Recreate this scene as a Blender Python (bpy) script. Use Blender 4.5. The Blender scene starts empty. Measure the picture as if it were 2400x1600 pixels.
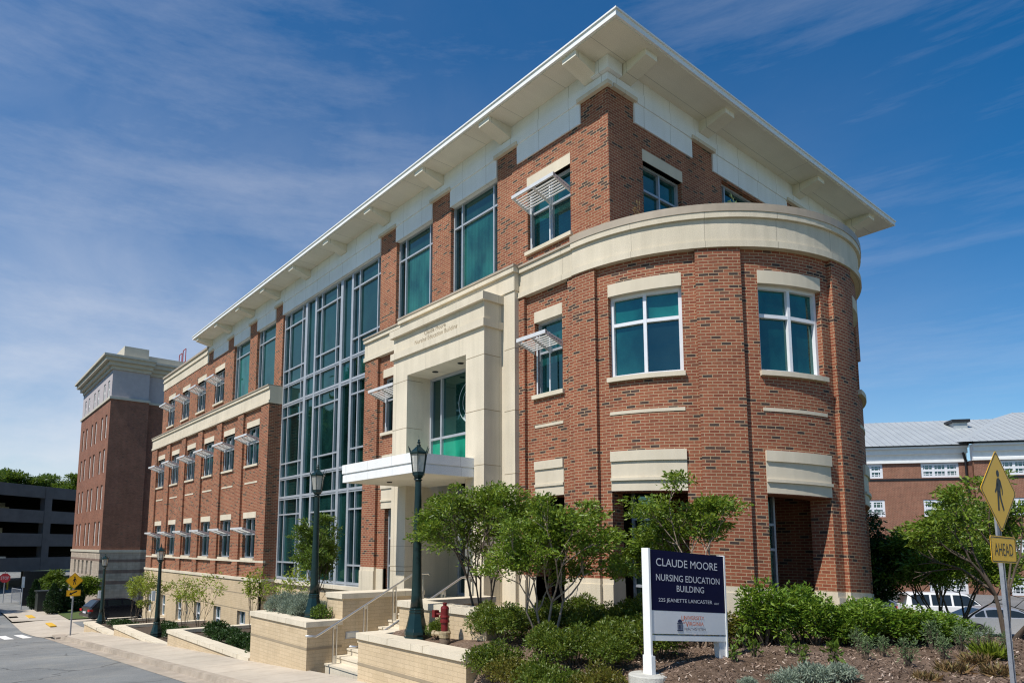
import bpy, math, random
import numpy as np
from mathutils import Vector, Matrix
C = bpy.context.scene.collection
PI = math.pi
R = math.radians
scene = bpy.context.scene

# ------------------------------------------------------------------ camera
cam_d = bpy.data.cameras.new('camera')
cam = bpy.data.objects.new('camera', cam_d); C.objects.link(cam)
FPX = 1588.379
cam_d.sensor_width = 36.0
cam_d.lens = 36.0 * FPX / 2400
cam_d.shift_x = (1200 - 1122.553) / 2400
cam_d.shift_y = (1088.917 - 800) / 2400
cam_d.clip_start = 0.1
cam_d.clip_end = 5000
yaw, pitch, roll = R(51.00973), R(6.84774), R(0.165699)
fw = Vector((-math.sin(yaw) * math.cos(pitch), math.cos(yaw) * math.cos(pitch), math.sin(pitch)))
rt = Vector((math.cos(yaw), math.sin(yaw), 0)); up = rt.cross(fw)
c_, s_ = math.cos(roll), math.sin(roll)
rx = c_ * rt + s_ * up; ux = -s_ * rt + c_ * up
m = Matrix(((rx.x, ux.x, -fw.x, 0), (rx.y, ux.y, -fw.y, 0), (rx.z, ux.z, -fw.z, 0), (0, 0, 0, 1)))
cam.matrix_world = m
scene.camera = cam

# ------------------------------------------------------------------ light and sky
SUN_EL, SUN_AZ = R(55), R(1.5)          # sun stands over -Y, a touch towards +X
sd = Vector((math.sin(SUN_AZ) * math.cos(SUN_EL), -math.cos(SUN_AZ) * math.cos(SUN_EL), math.sin(SUN_EL)))
sun_d = bpy.data.lights.new('sun', 'SUN'); sun_d.energy = 5.0; sun_d.angle = R(0.53); sun_d.color = (1.0, 0.955, 0.88)
sun = bpy.data.objects.new('sun', sun_d); C.objects.link(sun)
sun.rotation_mode = 'QUATERNION'; sun.rotation_quaternion = sd.to_track_quat('Z', 'Y'); sun.location = (0, -30, 40)

world = bpy.data.worlds.new('World'); scene.world = world; world.use_nodes = True
wn, wl = world.node_tree.nodes, world.node_tree.links
bg = wn['Background']
sky = wn.new('ShaderNodeTexSky'); sky.sky_type = 'NISHITA'; sky.sun_disc = False
sky.sun_elevation = SUN_EL; sky.sun_rotation = PI - SUN_AZ
sky.air_density = 1.0; sky.dust_density = 0.2; sky.ozone_density = 2.0; sky.altitude = 200
hs = wn.new('ShaderNodeHueSaturation'); hs.inputs['Saturation'].default_value = 1.44; hs.inputs['Value'].default_value = 1.36
wl.new(sky.outputs[0], hs.inputs['Color'])
tc = wn.new('ShaderNodeTexCoord')
mp = wn.new('ShaderNodeMapping'); mp.inputs['Scale'].default_value = (0.9, 1.9, 2.6); mp.inputs['Rotation'].default_value = (0.35, 0.55, 0.5)
wl.new(tc.outputs['Generated'], mp.inputs['Vector'])
n1 = wn.new('ShaderNodeTexNoise'); n1.inputs['Scale'].default_value = 1.9; n1.inputs['Detail'].default_value = 9; n1.inputs['Roughness'].default_value = 0.6; n1.inputs['Distortion'].default_value = 0.35
wl.new(mp.outputs[0], n1.inputs['Vector'])
cr = wn.new('ShaderNodeValToRGB'); cr.color_ramp.elements[0].position = 0.12; cr.color_ramp.elements[1].position = 1.0
cr.color_ramp.elements[0].color = (0, 0, 0, 1); cr.color_ramp.elements[1].color = (0.62, 0.62, 0.62, 1)
wl.new(n1.outputs['Fac'], cr.inputs[0])
# more veil near the horizon and towards the west
sep = wn.new('ShaderNodeSeparateXYZ'); wl.new(tc.outputs['Generated'], sep.inputs[0])
mr = wn.new('ShaderNodeMapRange'); mr.inputs['From Min'].default_value = 0.62; mr.inputs['From Max'].default_value = -0.02
mr.inputs['To Min'].default_value = 0.12; mr.inputs['To Max'].default_value = 1.45; wl.new(sep.outputs['Z'], mr.inputs[0])
mrx = wn.new('ShaderNodeMapRange'); mrx.inputs['From Min'].default_value = -0.15; mrx.inputs['From Max'].default_value = -0.95
mrx.inputs['To Min'].default_value = 0.07; mrx.inputs['To Max'].default_value = 1.35; wl.new(sep.outputs['X'], mrx.inputs[0])
mm = wn.new('ShaderNodeMath'); mm.operation = 'MULTIPLY'; wl.new(mr.outputs[0], mm.inputs[0]); wl.new(mrx.outputs[0], mm.inputs[1])
mm2 = wn.new('ShaderNodeMath'); mm2.operation = 'MULTIPLY'; mm2.use_clamp = True; wl.new(mm.outputs[0], mm2.inputs[0]); wl.new(cr.outputs[0], mm2.inputs[1])
mp2 = wn.new('ShaderNodeMapping'); mp2.inputs['Scale'].default_value = (0.8, 1.6, 7.5); mp2.inputs['Rotation'].default_value = (0.30, -0.42, 0.2)
wl.new(tc.outputs['Generated'], mp2.inputs['Vector'])
n2 = wn.new('ShaderNodeTexNoise'); n2.inputs['Scale'].default_value = 1.5; n2.inputs['Detail'].default_value = 8; n2.inputs['Roughness'].default_value = 0.68; wl.new(mp2.outputs[0], n2.inputs['Vector'])
cr2 = wn.new('ShaderNodeValToRGB'); cr2.color_ramp.elements[0].position = 0.46; cr2.color_ramp.elements[1].position = 0.80
cr2.color_ramp.elements[0].color = (0, 0, 0, 1); cr2.color_ramp.elements[1].color = (0.18, 0.18, 0.18, 1); wl.new(n2.outputs['Fac'], cr2.inputs[0])
ad = wn.new('ShaderNodeMath'); ad.operation = 'ADD'; ad.use_clamp = True; wl.new(mm2.outputs[0], ad.inputs[0]); wl.new(cr2.outputs[0], ad.inputs[1]); mm2 = ad
mx = wn.new('ShaderNodeMixRGB'); mx.inputs['Color2'].default_value = (9.6, 9.7, 10.3, 1)
wl.new(mm2.outputs[0], mx.inputs['Fac']); wl.new(hs.outputs[0], mx.inputs['Color1'])
wl.new(mx.outputs[0], bg.inputs['Color']); bg.inputs['Strength'].default_value = 0.080
vs = scene.view_settings
vs.view_transform = 'Standard'; vs.look = 'None'; vs.exposure = 0.12; vs.gamma = 1.0; vs.use_curve_mapping = False
scene.cycles.use_denoising = True; scene.cycles.denoising_prefilter = 'NONE'; scene.cycles.filter_width = 1.2
scene.cycles.max_bounces = 8; scene.cycles.diffuse_bounces = 3; scene.cycles.glossy_bounces = 3

# ------------------------------------------------------------------ materials
MATS = {}
def newmat(name, col, rough=0.7, metal=0.0, spec=0.5):
    m = bpy.data.materials.new(name); m.use_nodes = True
    b = m.node_tree.nodes['Principled BSDF']
    b.inputs['Base Color'].default_value = (*col, 1); b.inputs['Roughness'].default_value = rough
    b.inputs['Metallic'].default_value = metal; b.inputs['Specular IOR Level'].default_value = spec
    MATS[name] = m
    return m, m.node_tree.nodes, m.node_tree.links, b
def ramp(n, stops):
    r = n.new('ShaderNodeValToRGB'); e = r.color_ramp.elements
    while len(e) < len(stops): e.new(0.5)
    for k, (p, c) in enumerate(stops): e[k].position = p; e[k].color = (*c, 1)
    return r
def noisy(name, stops, scale=3.0, detail=5, rough=0.8, bump=0.0, bscale=None, coord='Object', stretch=(1, 1, 1), metal=0, spec=0.4, second=None):
    m, n, l, b = newmat(name, stops[0][1], rough, metal, spec)
    t = n.new('ShaderNodeTexCoord'); mp = n.new('ShaderNodeMapping'); mp.inputs['Scale'].default_value = stretch
    l.new(t.outputs[coord], mp.inputs['Vector'])
    x = n.new('ShaderNodeTexNoise'); x.inputs['Scale'].default_value = scale; x.inputs['Detail'].default_value = detail; x.inputs['Roughness'].default_value = 0.62
    l.new(mp.outputs[0], x.inputs['Vector'])
    r = ramp(n, stops); l.new(x.outputs['Fac'], r.inputs[0])
    out = r.outputs[0]
    if second:                                      # second, larger blotch layer: (scale, dark colour factor)
        y = n.new('ShaderNodeTexNoise'); y.inputs['Scale'].default_value = second[0]; y.inputs['Detail'].default_value = 4
        l.new(mp.outputs[0], y.inputs['Vector'])
        r2 = ramp(n, [(0.35, (second[1],) * 3), (0.65, (1, 1, 1))]); l.new(y.outputs['Fac'], r2.inputs[0])
        mu = n.new('ShaderNodeMixRGB'); mu.blend_type = 'MULTIPLY'; mu.inputs['Fac'].default_value = 1
        l.new(out, mu.inputs['Color1']); l.new(r2.outputs[0], mu.inputs['Color2']); out = mu.outputs[0]
    l.new(out, b.inputs['Base Color'])
    if bump:
        z = n.new('ShaderNodeTexNoise'); z.inputs['Scale'].default_value = bscale or scale * 4; z.inputs['Detail'].default_value = 6
        l.new(mp.outputs[0], z.inputs['Vector'])
        bp = n.new('ShaderNodeBump'); bp.inputs['Strength'].default_value = bump; bp.inputs['Distance'].default_value = 0.02
        l.new(z.outputs['Fac'], bp.inputs['Height']); l.new(bp.outputs[0], b.inputs['Normal'])
    return m
def brick(name, stops, mortar, bw=0.203, rh=0.0677, ms=0.010, rough=0.85, bump=0.5, offset=0.5, blot=0.82, msmooth=0.15, streak=0.84):
    m, n, l, b = newmat(name, mortar, rough, 0, 0.3)
    u = n.new('ShaderNodeUVMap'); u.uv_map = 'UVMap'
    t = n.new('ShaderNodeTexBrick'); t.offset = offset; t.offset_frequency = 2; t.squash = 1; t.squash_frequency = 2
    t.inputs['Color1'].default_value = (0, 0, 0, 1); t.inputs['Color2'].default_value = (1, 1, 1, 1); t.inputs['Mortar'].default_value = (0.5, 0.5, 0.5, 1)
    t.inputs['Scale'].default_value = 1; t.inputs['Mortar Size'].default_value = ms; t.inputs['Mortar Smooth'].default_value = msmooth
    t.inputs['Brick Width'].default_value = bw; t.inputs['Row Height'].default_value = rh; t.inputs['Bias'].default_value = 0
    l.new(u.outputs[0], t.inputs['Vector'])
    r = ramp(n, stops); r.color_ramp.interpolation = 'LINEAR'; l.new(t.outputs['Color'], r.inputs[0])
    x = n.new('ShaderNodeTexNoise'); x.inputs['Scale'].default_value = 0.9; x.inputs['Detail'].default_value = 6; l.new(u.outputs[0], x.inputs['Vector'])
    r2 = ramp(n, [(0.3, (blot,) * 3), (0.7, (1.06,) * 3)]); l.new(x.outputs['Fac'], r2.inputs[0])
    g = n.new('ShaderNodeTexNoise'); g.inputs['Scale'].default_value = 60; g.inputs['Detail'].default_value = 3; l.new(u.outputs[0], g.inputs['Vector'])
    r3 = ramp(n, [(0.3, (0.85,) * 3), (0.7, (1.12,) * 3)]); l.new(g.outputs['Fac'], r3.inputs[0])
    mx = n.new('ShaderNodeMixRGB'); mx.inputs['Color2'].default_value = (*mortar, 1)
    l.new(t.outputs['Fac'], mx.inputs['Fac']); l.new(r.outputs[0], mx.inputs['Color1'])
    a = n.new('ShaderNodeMixRGB'); a.blend_type = 'MULTIPLY'; a.inputs['Fac'].default_value = 1; l.new(mx.outputs[0], a.inputs['Color1']); l.new(r2.outputs[0], a.inputs['Color2'])
    a2 = n.new('ShaderNodeMixRGB'); a2.blend_type = 'MULTIPLY'; a2.inputs['Fac'].default_value = 1; l.new(a.outputs[0], a2.inputs['Color1']); l.new(r3.outputs[0], a2.inputs['Color2'])
    sm_ = n.new('ShaderNodeMapping'); sm_.inputs['Scale'].default_value = (2.6, 0.22, 1); l.new(u.outputs[0], sm_.inputs['Vector'])
    sn_ = n.new('ShaderNodeTexNoise'); sn_.inputs['Scale'].default_value = 1.6; sn_.inputs['Detail'].default_value = 7; sn_.inputs['Roughness'].default_value = 0.65; l.new(sm_.outputs[0], sn_.inputs['Vector'])
    r4 = ramp(n, [(0.30, (streak, streak, streak * 0.985)), (0.58, (1.0, 1.0, 1.0)), (0.75, (1.05, 1.045, 1.03))]); l.new(sn_.outputs['Fac'], r4.inputs[0])
    a3 = n.new('ShaderNodeMixRGB'); a3.blend_type = 'MULTIPLY'; a3.inputs['Fac'].default_value = 1; l.new(a2.outputs[0], a3.inputs['Color1']); l.new(r4.outputs[0], a3.inputs['Color2'])
    l.new(a3.outputs[0], b.inputs['Base Color'])
    bp = n.new('ShaderNodeBump'); bp.inputs['Strength'].default_value = bump; bp.inputs['Distance'].default_value = 0.006; bp.invert = True
    l.new(t.outputs['Fac'], bp.inputs['Height']); l.new(bp.outputs[0], b.inputs['Normal'])
    return m
brick('red_brick', [(0.0, (0.215, 0.060, 0.033)), (0.30, (0.275, 0.083, 0.044)), (0.62, (0.315, 0.104, 0.054)), (0.87, (0.285, 0.092, 0.047)), (0.90, (0.078, 0.043, 0.034)), (1.0, (0.058, 0.040, 0.036))], (0.43, 0.305, 0.19), ms=0.0080)
brick('far_brick', [(0.0, (0.22, 0.076, 0.046)), (0.9, (0.31, 0.118, 0.072)), (1.0, (0.11, 0.05, 0.035))], (0.30, 0.20, 0.14), bw=0.203, rh=0.0677, ms=0.009)
brick('hospital_brick', [(0.0, (0.21, 0.07, 0.045)), (0.5, (0.27, 0.10, 0.065)), (1.0, (0.17, 0.06, 0.045))], (0.40, 0.26, 0.17), bw=0.26, rh=0.085, ms=0.012)
brick('cream_brick', [(0.0, (0.545, 0.425, 0.275)), (0.5, (0.575, 0.452, 0.298)), (1.0, (0.525, 0.408, 0.262))], (0.445, 0.345, 0.22), bw=0.30, rh=0.085, ms=0.005, bump=0.35, blot=0.90, streak=0.90)
brick('gray_block', [(0.0, (0.40, 0.335, 0.27)), (1.0, (0.50, 0.42, 0.34))], (0.33, 0.28, 0.23), bw=0.45, rh=0.225, ms=0.01, bump=0.2)
brick('dark_block', [(0.0, (0.20, 0.14, 0.115)), (1.0, (0.25, 0.175, 0.14))], (0.18, 0.13, 0.11), bw=0.45, rh=0.225, ms=0.01, bump=0.2)
brick('cast_stone', [(0.0, (0.625, 0.548, 0.422)), (0.5, (0.665, 0.588, 0.46)), (1.0, (0.645, 0.568, 0.44))], (0.34, 0.29, 0.22), bw=1.55, rh=9, ms=0.005, offset=0.0, bump=0.25, blot=0.90, msmooth=0.0, streak=0.88)
noisy('plain_stone', [(0.25, (0.595, 0.52, 0.395)), (0.75, (0.675, 0.595, 0.465))], 1.6, 8, rough=0.85, stretch=(2.2, 2.2, 0.6), second=(0.7, 0.90))
brick('white_panel', [(0.0, (0.755, 0.77, 0.765)), (1.0, (0.785, 0.80, 0.795))], (0.40, 0.40, 0.38), bw=1.1, rh=9, ms=0.006, offset=0.0, bump=0.15, blot=0.94, msmooth=0.0, streak=0.955)
brick('soffit_panel', [(0.0, (0.73, 0.69, 0.58)), (1.0, (0.76, 0.72, 0.61))], (0.42, 0.40, 0.34), bw=1.585, rh=9, ms=0.007, offset=0.0, bump=0.15, blot=0.93, msmooth=0.0, streak=0.955)
brick('canopy_panel', [(0.0, (0.77, 0.77, 0.76)), (1.0, (0.80, 0.80, 0.79))], (0.5, 0.5, 0.5), bw=1.19, rh=9, ms=0.006, offset=0.0, bump=0.1, blot=0.95, msmooth=0.0, streak=0.955)
noisy('white_paint', [(0.3, (0.74, 0.74, 0.72)), (0.7, (0.82, 0.82, 0.80))], 2.5, rough=0.45)
noisy('aluminium', [(0.3, (0.36, 0.385, 0.42)), (0.7, (0.43, 0.455, 0.49))], 4, rough=0.38, metal=0.25)
noisy('white_frame', [(0.3, (0.66, 0.67, 0.70)), (0.7, (0.74, 0.75, 0.78))], 4, rough=0.35)
noisy('shade_metal', [(0.3, (0.60, 0.60, 0.60)), (0.7, (0.70, 0.70, 0.70))], 5, rough=0.4, metal=0.15)
noisy('coping_metal', [(0.3, (0.34, 0.28, 0.21)), (0.7, (0.41, 0.34, 0.26))], 3, rough=0.5)
noisy('steel', [(0.3, (0.55, 0.54, 0.52)), (0.7, (0.66, 0.65, 0.63))], 6, rough=0.28, metal=0.85)
noisy('galvanised', [(0.3, (0.30, 0.32, 0.36)), (0.7, (0.42, 0.44, 0.48))], 14, rough=0.5, metal=0.4)
noisy('lamp_green', [(0.3, (0.004, 0.017, 0.017)), (0.7, (0.007, 0.025, 0.025))], 6, rough=0.28, spec=0.4)
noisy('lamp_glass', [(0.3, (0.50, 0.50, 0.46)), (0.7, (0.62, 0.62, 0.58))], 3, rough=0.12, spec=0.6)
noisy('lamp_bulb', [(0.3, (0.8, 0.8, 0.8)), (0.7, (0.9, 0.9, 0.9))], 3, rough=0.1)
noisy('concrete', [(0.25, (0.43, 0.365, 0.29)), (0.5, (0.50, 0.435, 0.35)), (0.75, (0.55, 0.48, 0.39))], 2.2, 8, rough=0.9, bump=0.15, bscale=60, second=(0.35, 0.84))
noisy('curb_concrete', [(0.25, (0.33, 0.27, 0.21)), (0.75, (0.47, 0.40, 0.32))], 3.5, 8, rough=0.9, bump=0.3, bscale=40, second=(0.8, 0.75))
noisy('pad_concrete', [(0.25, (0.36, 0.35, 0.31)), (0.75, (0.55, 0.54, 0.49))], 9, 8, rough=0.9, bump=0.4, bscale=50)
def asphalt():
    m = noisy('asphalt', [(0.25, (0.165, 0.172, 0.172)), (0.5, (0.225, 0.23, 0.226)), (0.8, (0.30, 0.295, 0.285))], 34, 9, rough=0.88, bump=0.4, bscale=200, second=(0.22, 0.74))
    n, l = m.node_tree.nodes, m.node_tree.links; b = n['Principled BSDF']; src = b.inputs['Base Color'].links[0].from_socket
    t = n.new('ShaderNodeTexCoord'); w = n.new('ShaderNodeTexNoise'); w.inputs['Scale'].default_value = 0.6; w.inputs['Detail'].default_value = 6; l.new(t.outputs['Object'], w.inputs['Vector'])
    va = n.new('ShaderNodeVectorMath'); va.operation = 'MULTIPLY_ADD'; va.inputs[1].default_value = (2.2, 2.2, 0); l.new(w.outputs['Color'], va.inputs[0]); l.new(t.outputs['Object'], va.inputs[2])
    v = n.new('ShaderNodeTexVoronoi'); v.feature = 'DISTANCE_TO_EDGE'; v.inputs['Scale'].default_value = 0.22; l.new(va.outputs[0], v.inputs['Vector'])
    rc = ramp(n, [(0.0, (0.55, 0.55, 0.55)), (0.006, (0.62, 0.62, 0.62)), (0.012, (1, 1, 1))]); l.new(v.outputs['Distance'], rc.inputs[0])
    p = n.new('ShaderNodeTexNoise'); p.inputs['Scale'].default_value = 0.55; p.inputs['Detail'].default_value = 8; p.inputs['Roughness'].default_value = 0.7; l.new(t.outputs['Object'], p.inputs['Vector'])
    rp = ramp(n, [(0.38, (0.86, 0.88, 0.90)), (0.52, (1, 1, 1)), (0.66, (1.20, 1.15, 1.08))]); l.new(p.outputs['Fac'], rp.inputs[0])
    for q in (rc, rp):
        mu = n.new('ShaderNodeMixRGB'); mu.blend_type = 'MULTIPLY'; mu.inputs['Fac'].default_value = 1; l.new(src, mu.inputs['Color1']); l.new(q.outputs[0], mu.inputs['Color2']); src = mu.outputs[0]
    l.new(src, b.inputs['Base Color'])
asphalt()
noisy('lot_asphalt', [(0.25, (0.14, 0.14, 0.14)), (0.8, (0.22, 0.22, 0.22))], 4, 6, rough=0.9, second=(0.3, 0.8))
noisy('grass', [(0.3, (0.05, 0.075, 0.018)), (0.7, (0.10, 0.135, 0.035))], 8, 8, rough=0.9, bump=0.5)
noisy('soil', [(0.3, (0.045, 0.032, 0.022)), (0.7, (0.10, 0.072, 0.05))], 12, 8, rough=0.95, bump=0.6)
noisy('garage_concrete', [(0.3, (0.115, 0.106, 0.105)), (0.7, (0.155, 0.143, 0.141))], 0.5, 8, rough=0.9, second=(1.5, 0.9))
noisy('stucco', [(0.3, (0.40, 0.36, 0.37)), (0.7, (0.46, 0.42, 0.425))], 3, 6, rough=0.9)
noisy('cornice_beige', [(0.3, (0.47, 0.43, 0.35)), (0.7, (0.54, 0.50, 0.41))], 2, 5, rough=0.7)
noisy('hydrant_red', [(0.3, (0.10, 0.007, 0.008)), (0.7, (0.16, 0.011, 0.012))], 7, rough=0.4)
noisy('brass', [(0.3, (0.30, 0.22, 0.12)), (0.7, (0.50, 0.42, 0.28))], 14, rough=0.5, metal=0.4)
noisy('rust_pipe', [(0.3, (0.09, 0.06, 0.04)), (0.7, (0.16, 0.12, 0.08))], 9, rough=0.8)
noisy('navy_sign', [(0.3, (0.004, 0.0045, 0.030)), (0.7, (0.006, 0.0065, 0.038))], 2, rough=0.6, spec=0.12)
noisy('sign_letters', [(0.3, (0.58, 0.58, 0.61)), (0.7, (0.64, 0.64, 0.67))], 2, rough=0.6)
noisy('sign_grey', [(0.3, (0.66, 0.66, 0.66)), (0.7, (0.72, 0.72, 0.72))], 2, rough=0.5)
noisy('orange_ink', [(0.3, (0.62, 0.13, 0.06)), (0.7, (0.68, 0.15, 0.07))], 2, rough=0.6)
noisy('navy_ink', [(0.3, (0.02, 0.025, 0.07)), (0.7, (0.025, 0.03, 0.08))], 2, rough=0.6)
noisy('sign_yellow', [(0.3, (0.90, 0.47, 0.010)), (0.7, (0.95, 0.52, 0.013))], 3, rough=0.42)
noisy('sign_black', [(0.3, (0.016, 0.012, 0.012)), (0.7, (0.024, 0.018, 0.018))], 3, rough=0.5)
noisy('stop_red', [(0.3, (0.42, 0.02, 0.03)), (0.7, (0.48, 0.03, 0.04))], 3, rough=0.45)
noisy('yellow_paint', [(0.3, (0.62, 0.36, 0.03)), (0.7, (0.72, 0.44, 0.05))], 4, rough=0.7)
noisy('crossing_paint', [(0.3, (0.60, 0.58, 0.55)), (0.7, (0.78, 0.77, 0.74))], 5, 8, rough=0.8)
noisy('black_metal', [(0.3, (0.012, 0.012, 0.013)), (0.7, (0.02, 0.02, 0.022))], 5, rough=0.45)
noisy('cabinet_green', [(0.3, (0.016, 0.02, 0.017)), (0.7, (0.026, 0.03, 0.026))], 3, rough=0.5)
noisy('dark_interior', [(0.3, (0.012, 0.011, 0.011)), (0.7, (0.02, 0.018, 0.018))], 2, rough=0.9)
noisy('metal_roof', [(0.3, (0.36, 0.385, 0.39)), (0.7, (0.43, 0.455, 0.46))], 0.6, 5, rough=0.5, metal=0.2)
noisy('roof_membrane', [(0.3, (0.35, 0.34, 0.32)), (0.7, (0.45, 0.44, 0.41))], 1, 5, rough=0.9)
noisy('engraved', [(0.3, (0.27, 0.215, 0.145)), (0.7, (0.33, 0.265, 0.18))], 3, rough=0.9)
noisy('red_metal', [(0.3, (0.30, 0.03, 0.03)), (0.7, (0.38, 0.05, 0.04))], 3, rough=0.5)
noisy('seal_frost', [(0.3, (0.36, 0.44, 0.44)), (0.7, (0.44, 0.52, 0.52))], 12, rough=0.5)
noisy('car_black', [(0.3, (0.008, 0.008, 0.012)), (0.7, (0.012, 0.012, 0.016))], 1, rough=0.18, spec=0.7)
noisy('car_white', [(0.3, (0.72, 0.72, 0.71)), (0.7, (0.78, 0.78, 0.77))], 1, rough=0.2, spec=0.6)
noisy('car_silver', [(0.3, (0.46, 0.46, 0.47)), (0.7, (0.52, 0.52, 0.53))], 1, rough=0.25, metal=0.55)
noisy('car_navy', [(0.3, (0.10, 0.12, 0.17)), (0.7, (0.13, 0.15, 0.21))], 1, rough=0.2)
noisy('car_glass', [(0.3, (0.012, 0.016, 0.017)), (0.7, (0.02, 0.025, 0.026))], 1, rough=0.05, spec=0.7)
noisy('tyre', [(0.3, (0.015, 0.015, 0.015)), (0.7, (0.025, 0.025, 0.025))], 20, rough=0.85)
noisy('tail_red', [(0.3, (0.40, 0.012, 0.012)), (0.7, (0.5, 0.02, 0.02))], 4, rough=0.2)
noisy('bark_pale', [(0.3, (0.20, 0.145, 0.105)), (0.7, (0.40, 0.31, 0.24))], 14, 5, rough=0.9, stretch=(3, 3, 0.6))
noisy('bark_dark', [(0.3, (0.05, 0.036, 0.026)), (0.7, (0.12, 0.09, 0.065))], 10, 5, rough=0.9, stretch=(3, 3, 0.6))

# mulch: fine pale slivers over brown
def mulch():
    m, n, l, b = newmat('mulch', (0.1, 0.07, 0.05), 0.95, 0, 0.2)
    t = n.new('ShaderNodeTexCoord'); mp = n.new('ShaderNodeMapping'); mp.inputs['Scale'].default_value = (1, 2.4, 1); mp.inputs['Rotation'].default_value = (0, 0, 0.6)
    l.new(t.outputs['Object'], mp.inputs['Vector'])
    a = n.new('ShaderNodeTexNoise'); a.inputs['Scale'].default_value = 17; a.inputs['Detail'].default_value = 9; a.inputs['Roughness'].default_value = 0.72; a.inputs['Distortion'].default_value = 1.2
    l.new(mp.outputs[0], a.inputs['Vector'])
    r = ramp(n, [(0.30, (0.07, 0.045, 0.032)), (0.45, (0.16, 0.108, 0.076)), (0.56, (0.25, 0.178, 0.132)), (0.68, (0.46, 0.37, 0.305))]); l.new(a.outputs['Fac'], r.inputs[0])
    y = n.new('ShaderNodeTexNoise'); y.inputs['Scale'].default_value = 0.8; y.inputs['Detail'].default_value = 3; l.new(t.outputs['Object'], y.inputs['Vector'])
    r2 = ramp(n, [(0.35, (0.7, 0.66, 0.6)), (0.65, (1.1, 1.1, 1.12))]); l.new(y.outputs['Fac'], r2.inputs[0])
    mu = n.new('ShaderNodeMixRGB'); mu.blend_type = 'MULTIPLY'; mu.inputs['Fac'].default_value = 1; l.new(r.outputs[0], mu.inputs['Color1']); l.new(r2.outputs[0], mu.inputs['Color2'])
    l.new(mu.outputs[0], b.inputs['Base Color'])
    bp = n.new('ShaderNodeBump'); bp.inputs['Strength'].default_value = 0.9; bp.inputs['Distance'].default_value = 0.05
    l.new(a.outputs['Fac'], bp.inputs['Height']); l.new(bp.outputs[0], b.inputs['Normal'])
mulch()
def leafmat(name, c0, c1, c2, trans=0.35, rough=0.42):
    m, n, l, b = newmat(name, c0, rough, 0, 0.45)
    g = n.new('ShaderNodeNewGeometry'); r = ramp(n, [(0.0, c0), (0.55, c1), (1.0, c2)]); l.new(g.outputs['Random Per Island'], r.inputs[0])
    l.new(r.outputs[0], b.inputs['Base Color'])
    tr = n.new('ShaderNodeBsdfTranslucent'); hs = n.new('ShaderNodeHueSaturation'); hs.inputs['Value'].default_value = 1.35; hs.inputs['Hue'].default_value = 0.485
    l.new(r.outputs[0], hs.inputs['Color']); l.new(hs.outputs[0], tr.inputs['Color'])
    mx = n.new('ShaderNodeMixShader'); mx.inputs[0].default_value = trans
    l.new(b.outputs[0], mx.inputs[1]); l.new(tr.outputs[0], mx.inputs[2]); l.new(mx.outputs[0], n['Material Output'].inputs['Surface'])
leafmat('leaf_bright', (0.085, 0.150, 0.014), (0.135, 0.215, 0.020), (0.21, 0.275, 0.032))
leafmat('leaf_mid', (0.055, 0.105, 0.012), (0.09, 0.155, 0.017), (0.14, 0.205, 0.026))
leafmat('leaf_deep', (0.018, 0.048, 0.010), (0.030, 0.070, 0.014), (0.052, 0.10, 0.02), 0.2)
leafmat('leaf_young', (0.16, 0.22, 0.02), (0.22, 0.29, 0.03), (0.30, 0.35, 0.05))
leafmat('leaf_shrub', (0.055, 0.098, 0.010), (0.100, 0.152, 0.016), (0.18, 0.215, 0.026))
leafmat('leaf_olive', (0.085, 0.098, 0.012), (0.135, 0.140, 0.018), (0.20, 0.16, 0.028))
leafmat('leaf_big', (0.08, 0.16, 0.014), (0.125, 0.225, 0.02), (0.20, 0.28, 0.03))
leafmat('leaf_silver', (0.17, 0.22, 0.16), (0.24, 0.30, 0.22), (0.32, 0.37, 0.29), 0.2, 0.7)
leafmat('leaf_sage', (0.09, 0.15, 0.055), (0.14, 0.21, 0.085), (0.20, 0.27, 0.13), 0.25, 0.7)
leafmat('leaf_straw', (0.20, 0.12, 0.05), (0.28, 0.19, 0.08), (0.22, 0.20, 0.07), 0.2, 0.7)
leafmat('leaf_cypress', (0.012, 0.034, 0.010), (0.02, 0.05, 0.013), (0.034, 0.075, 0.018), 0.12)

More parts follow.
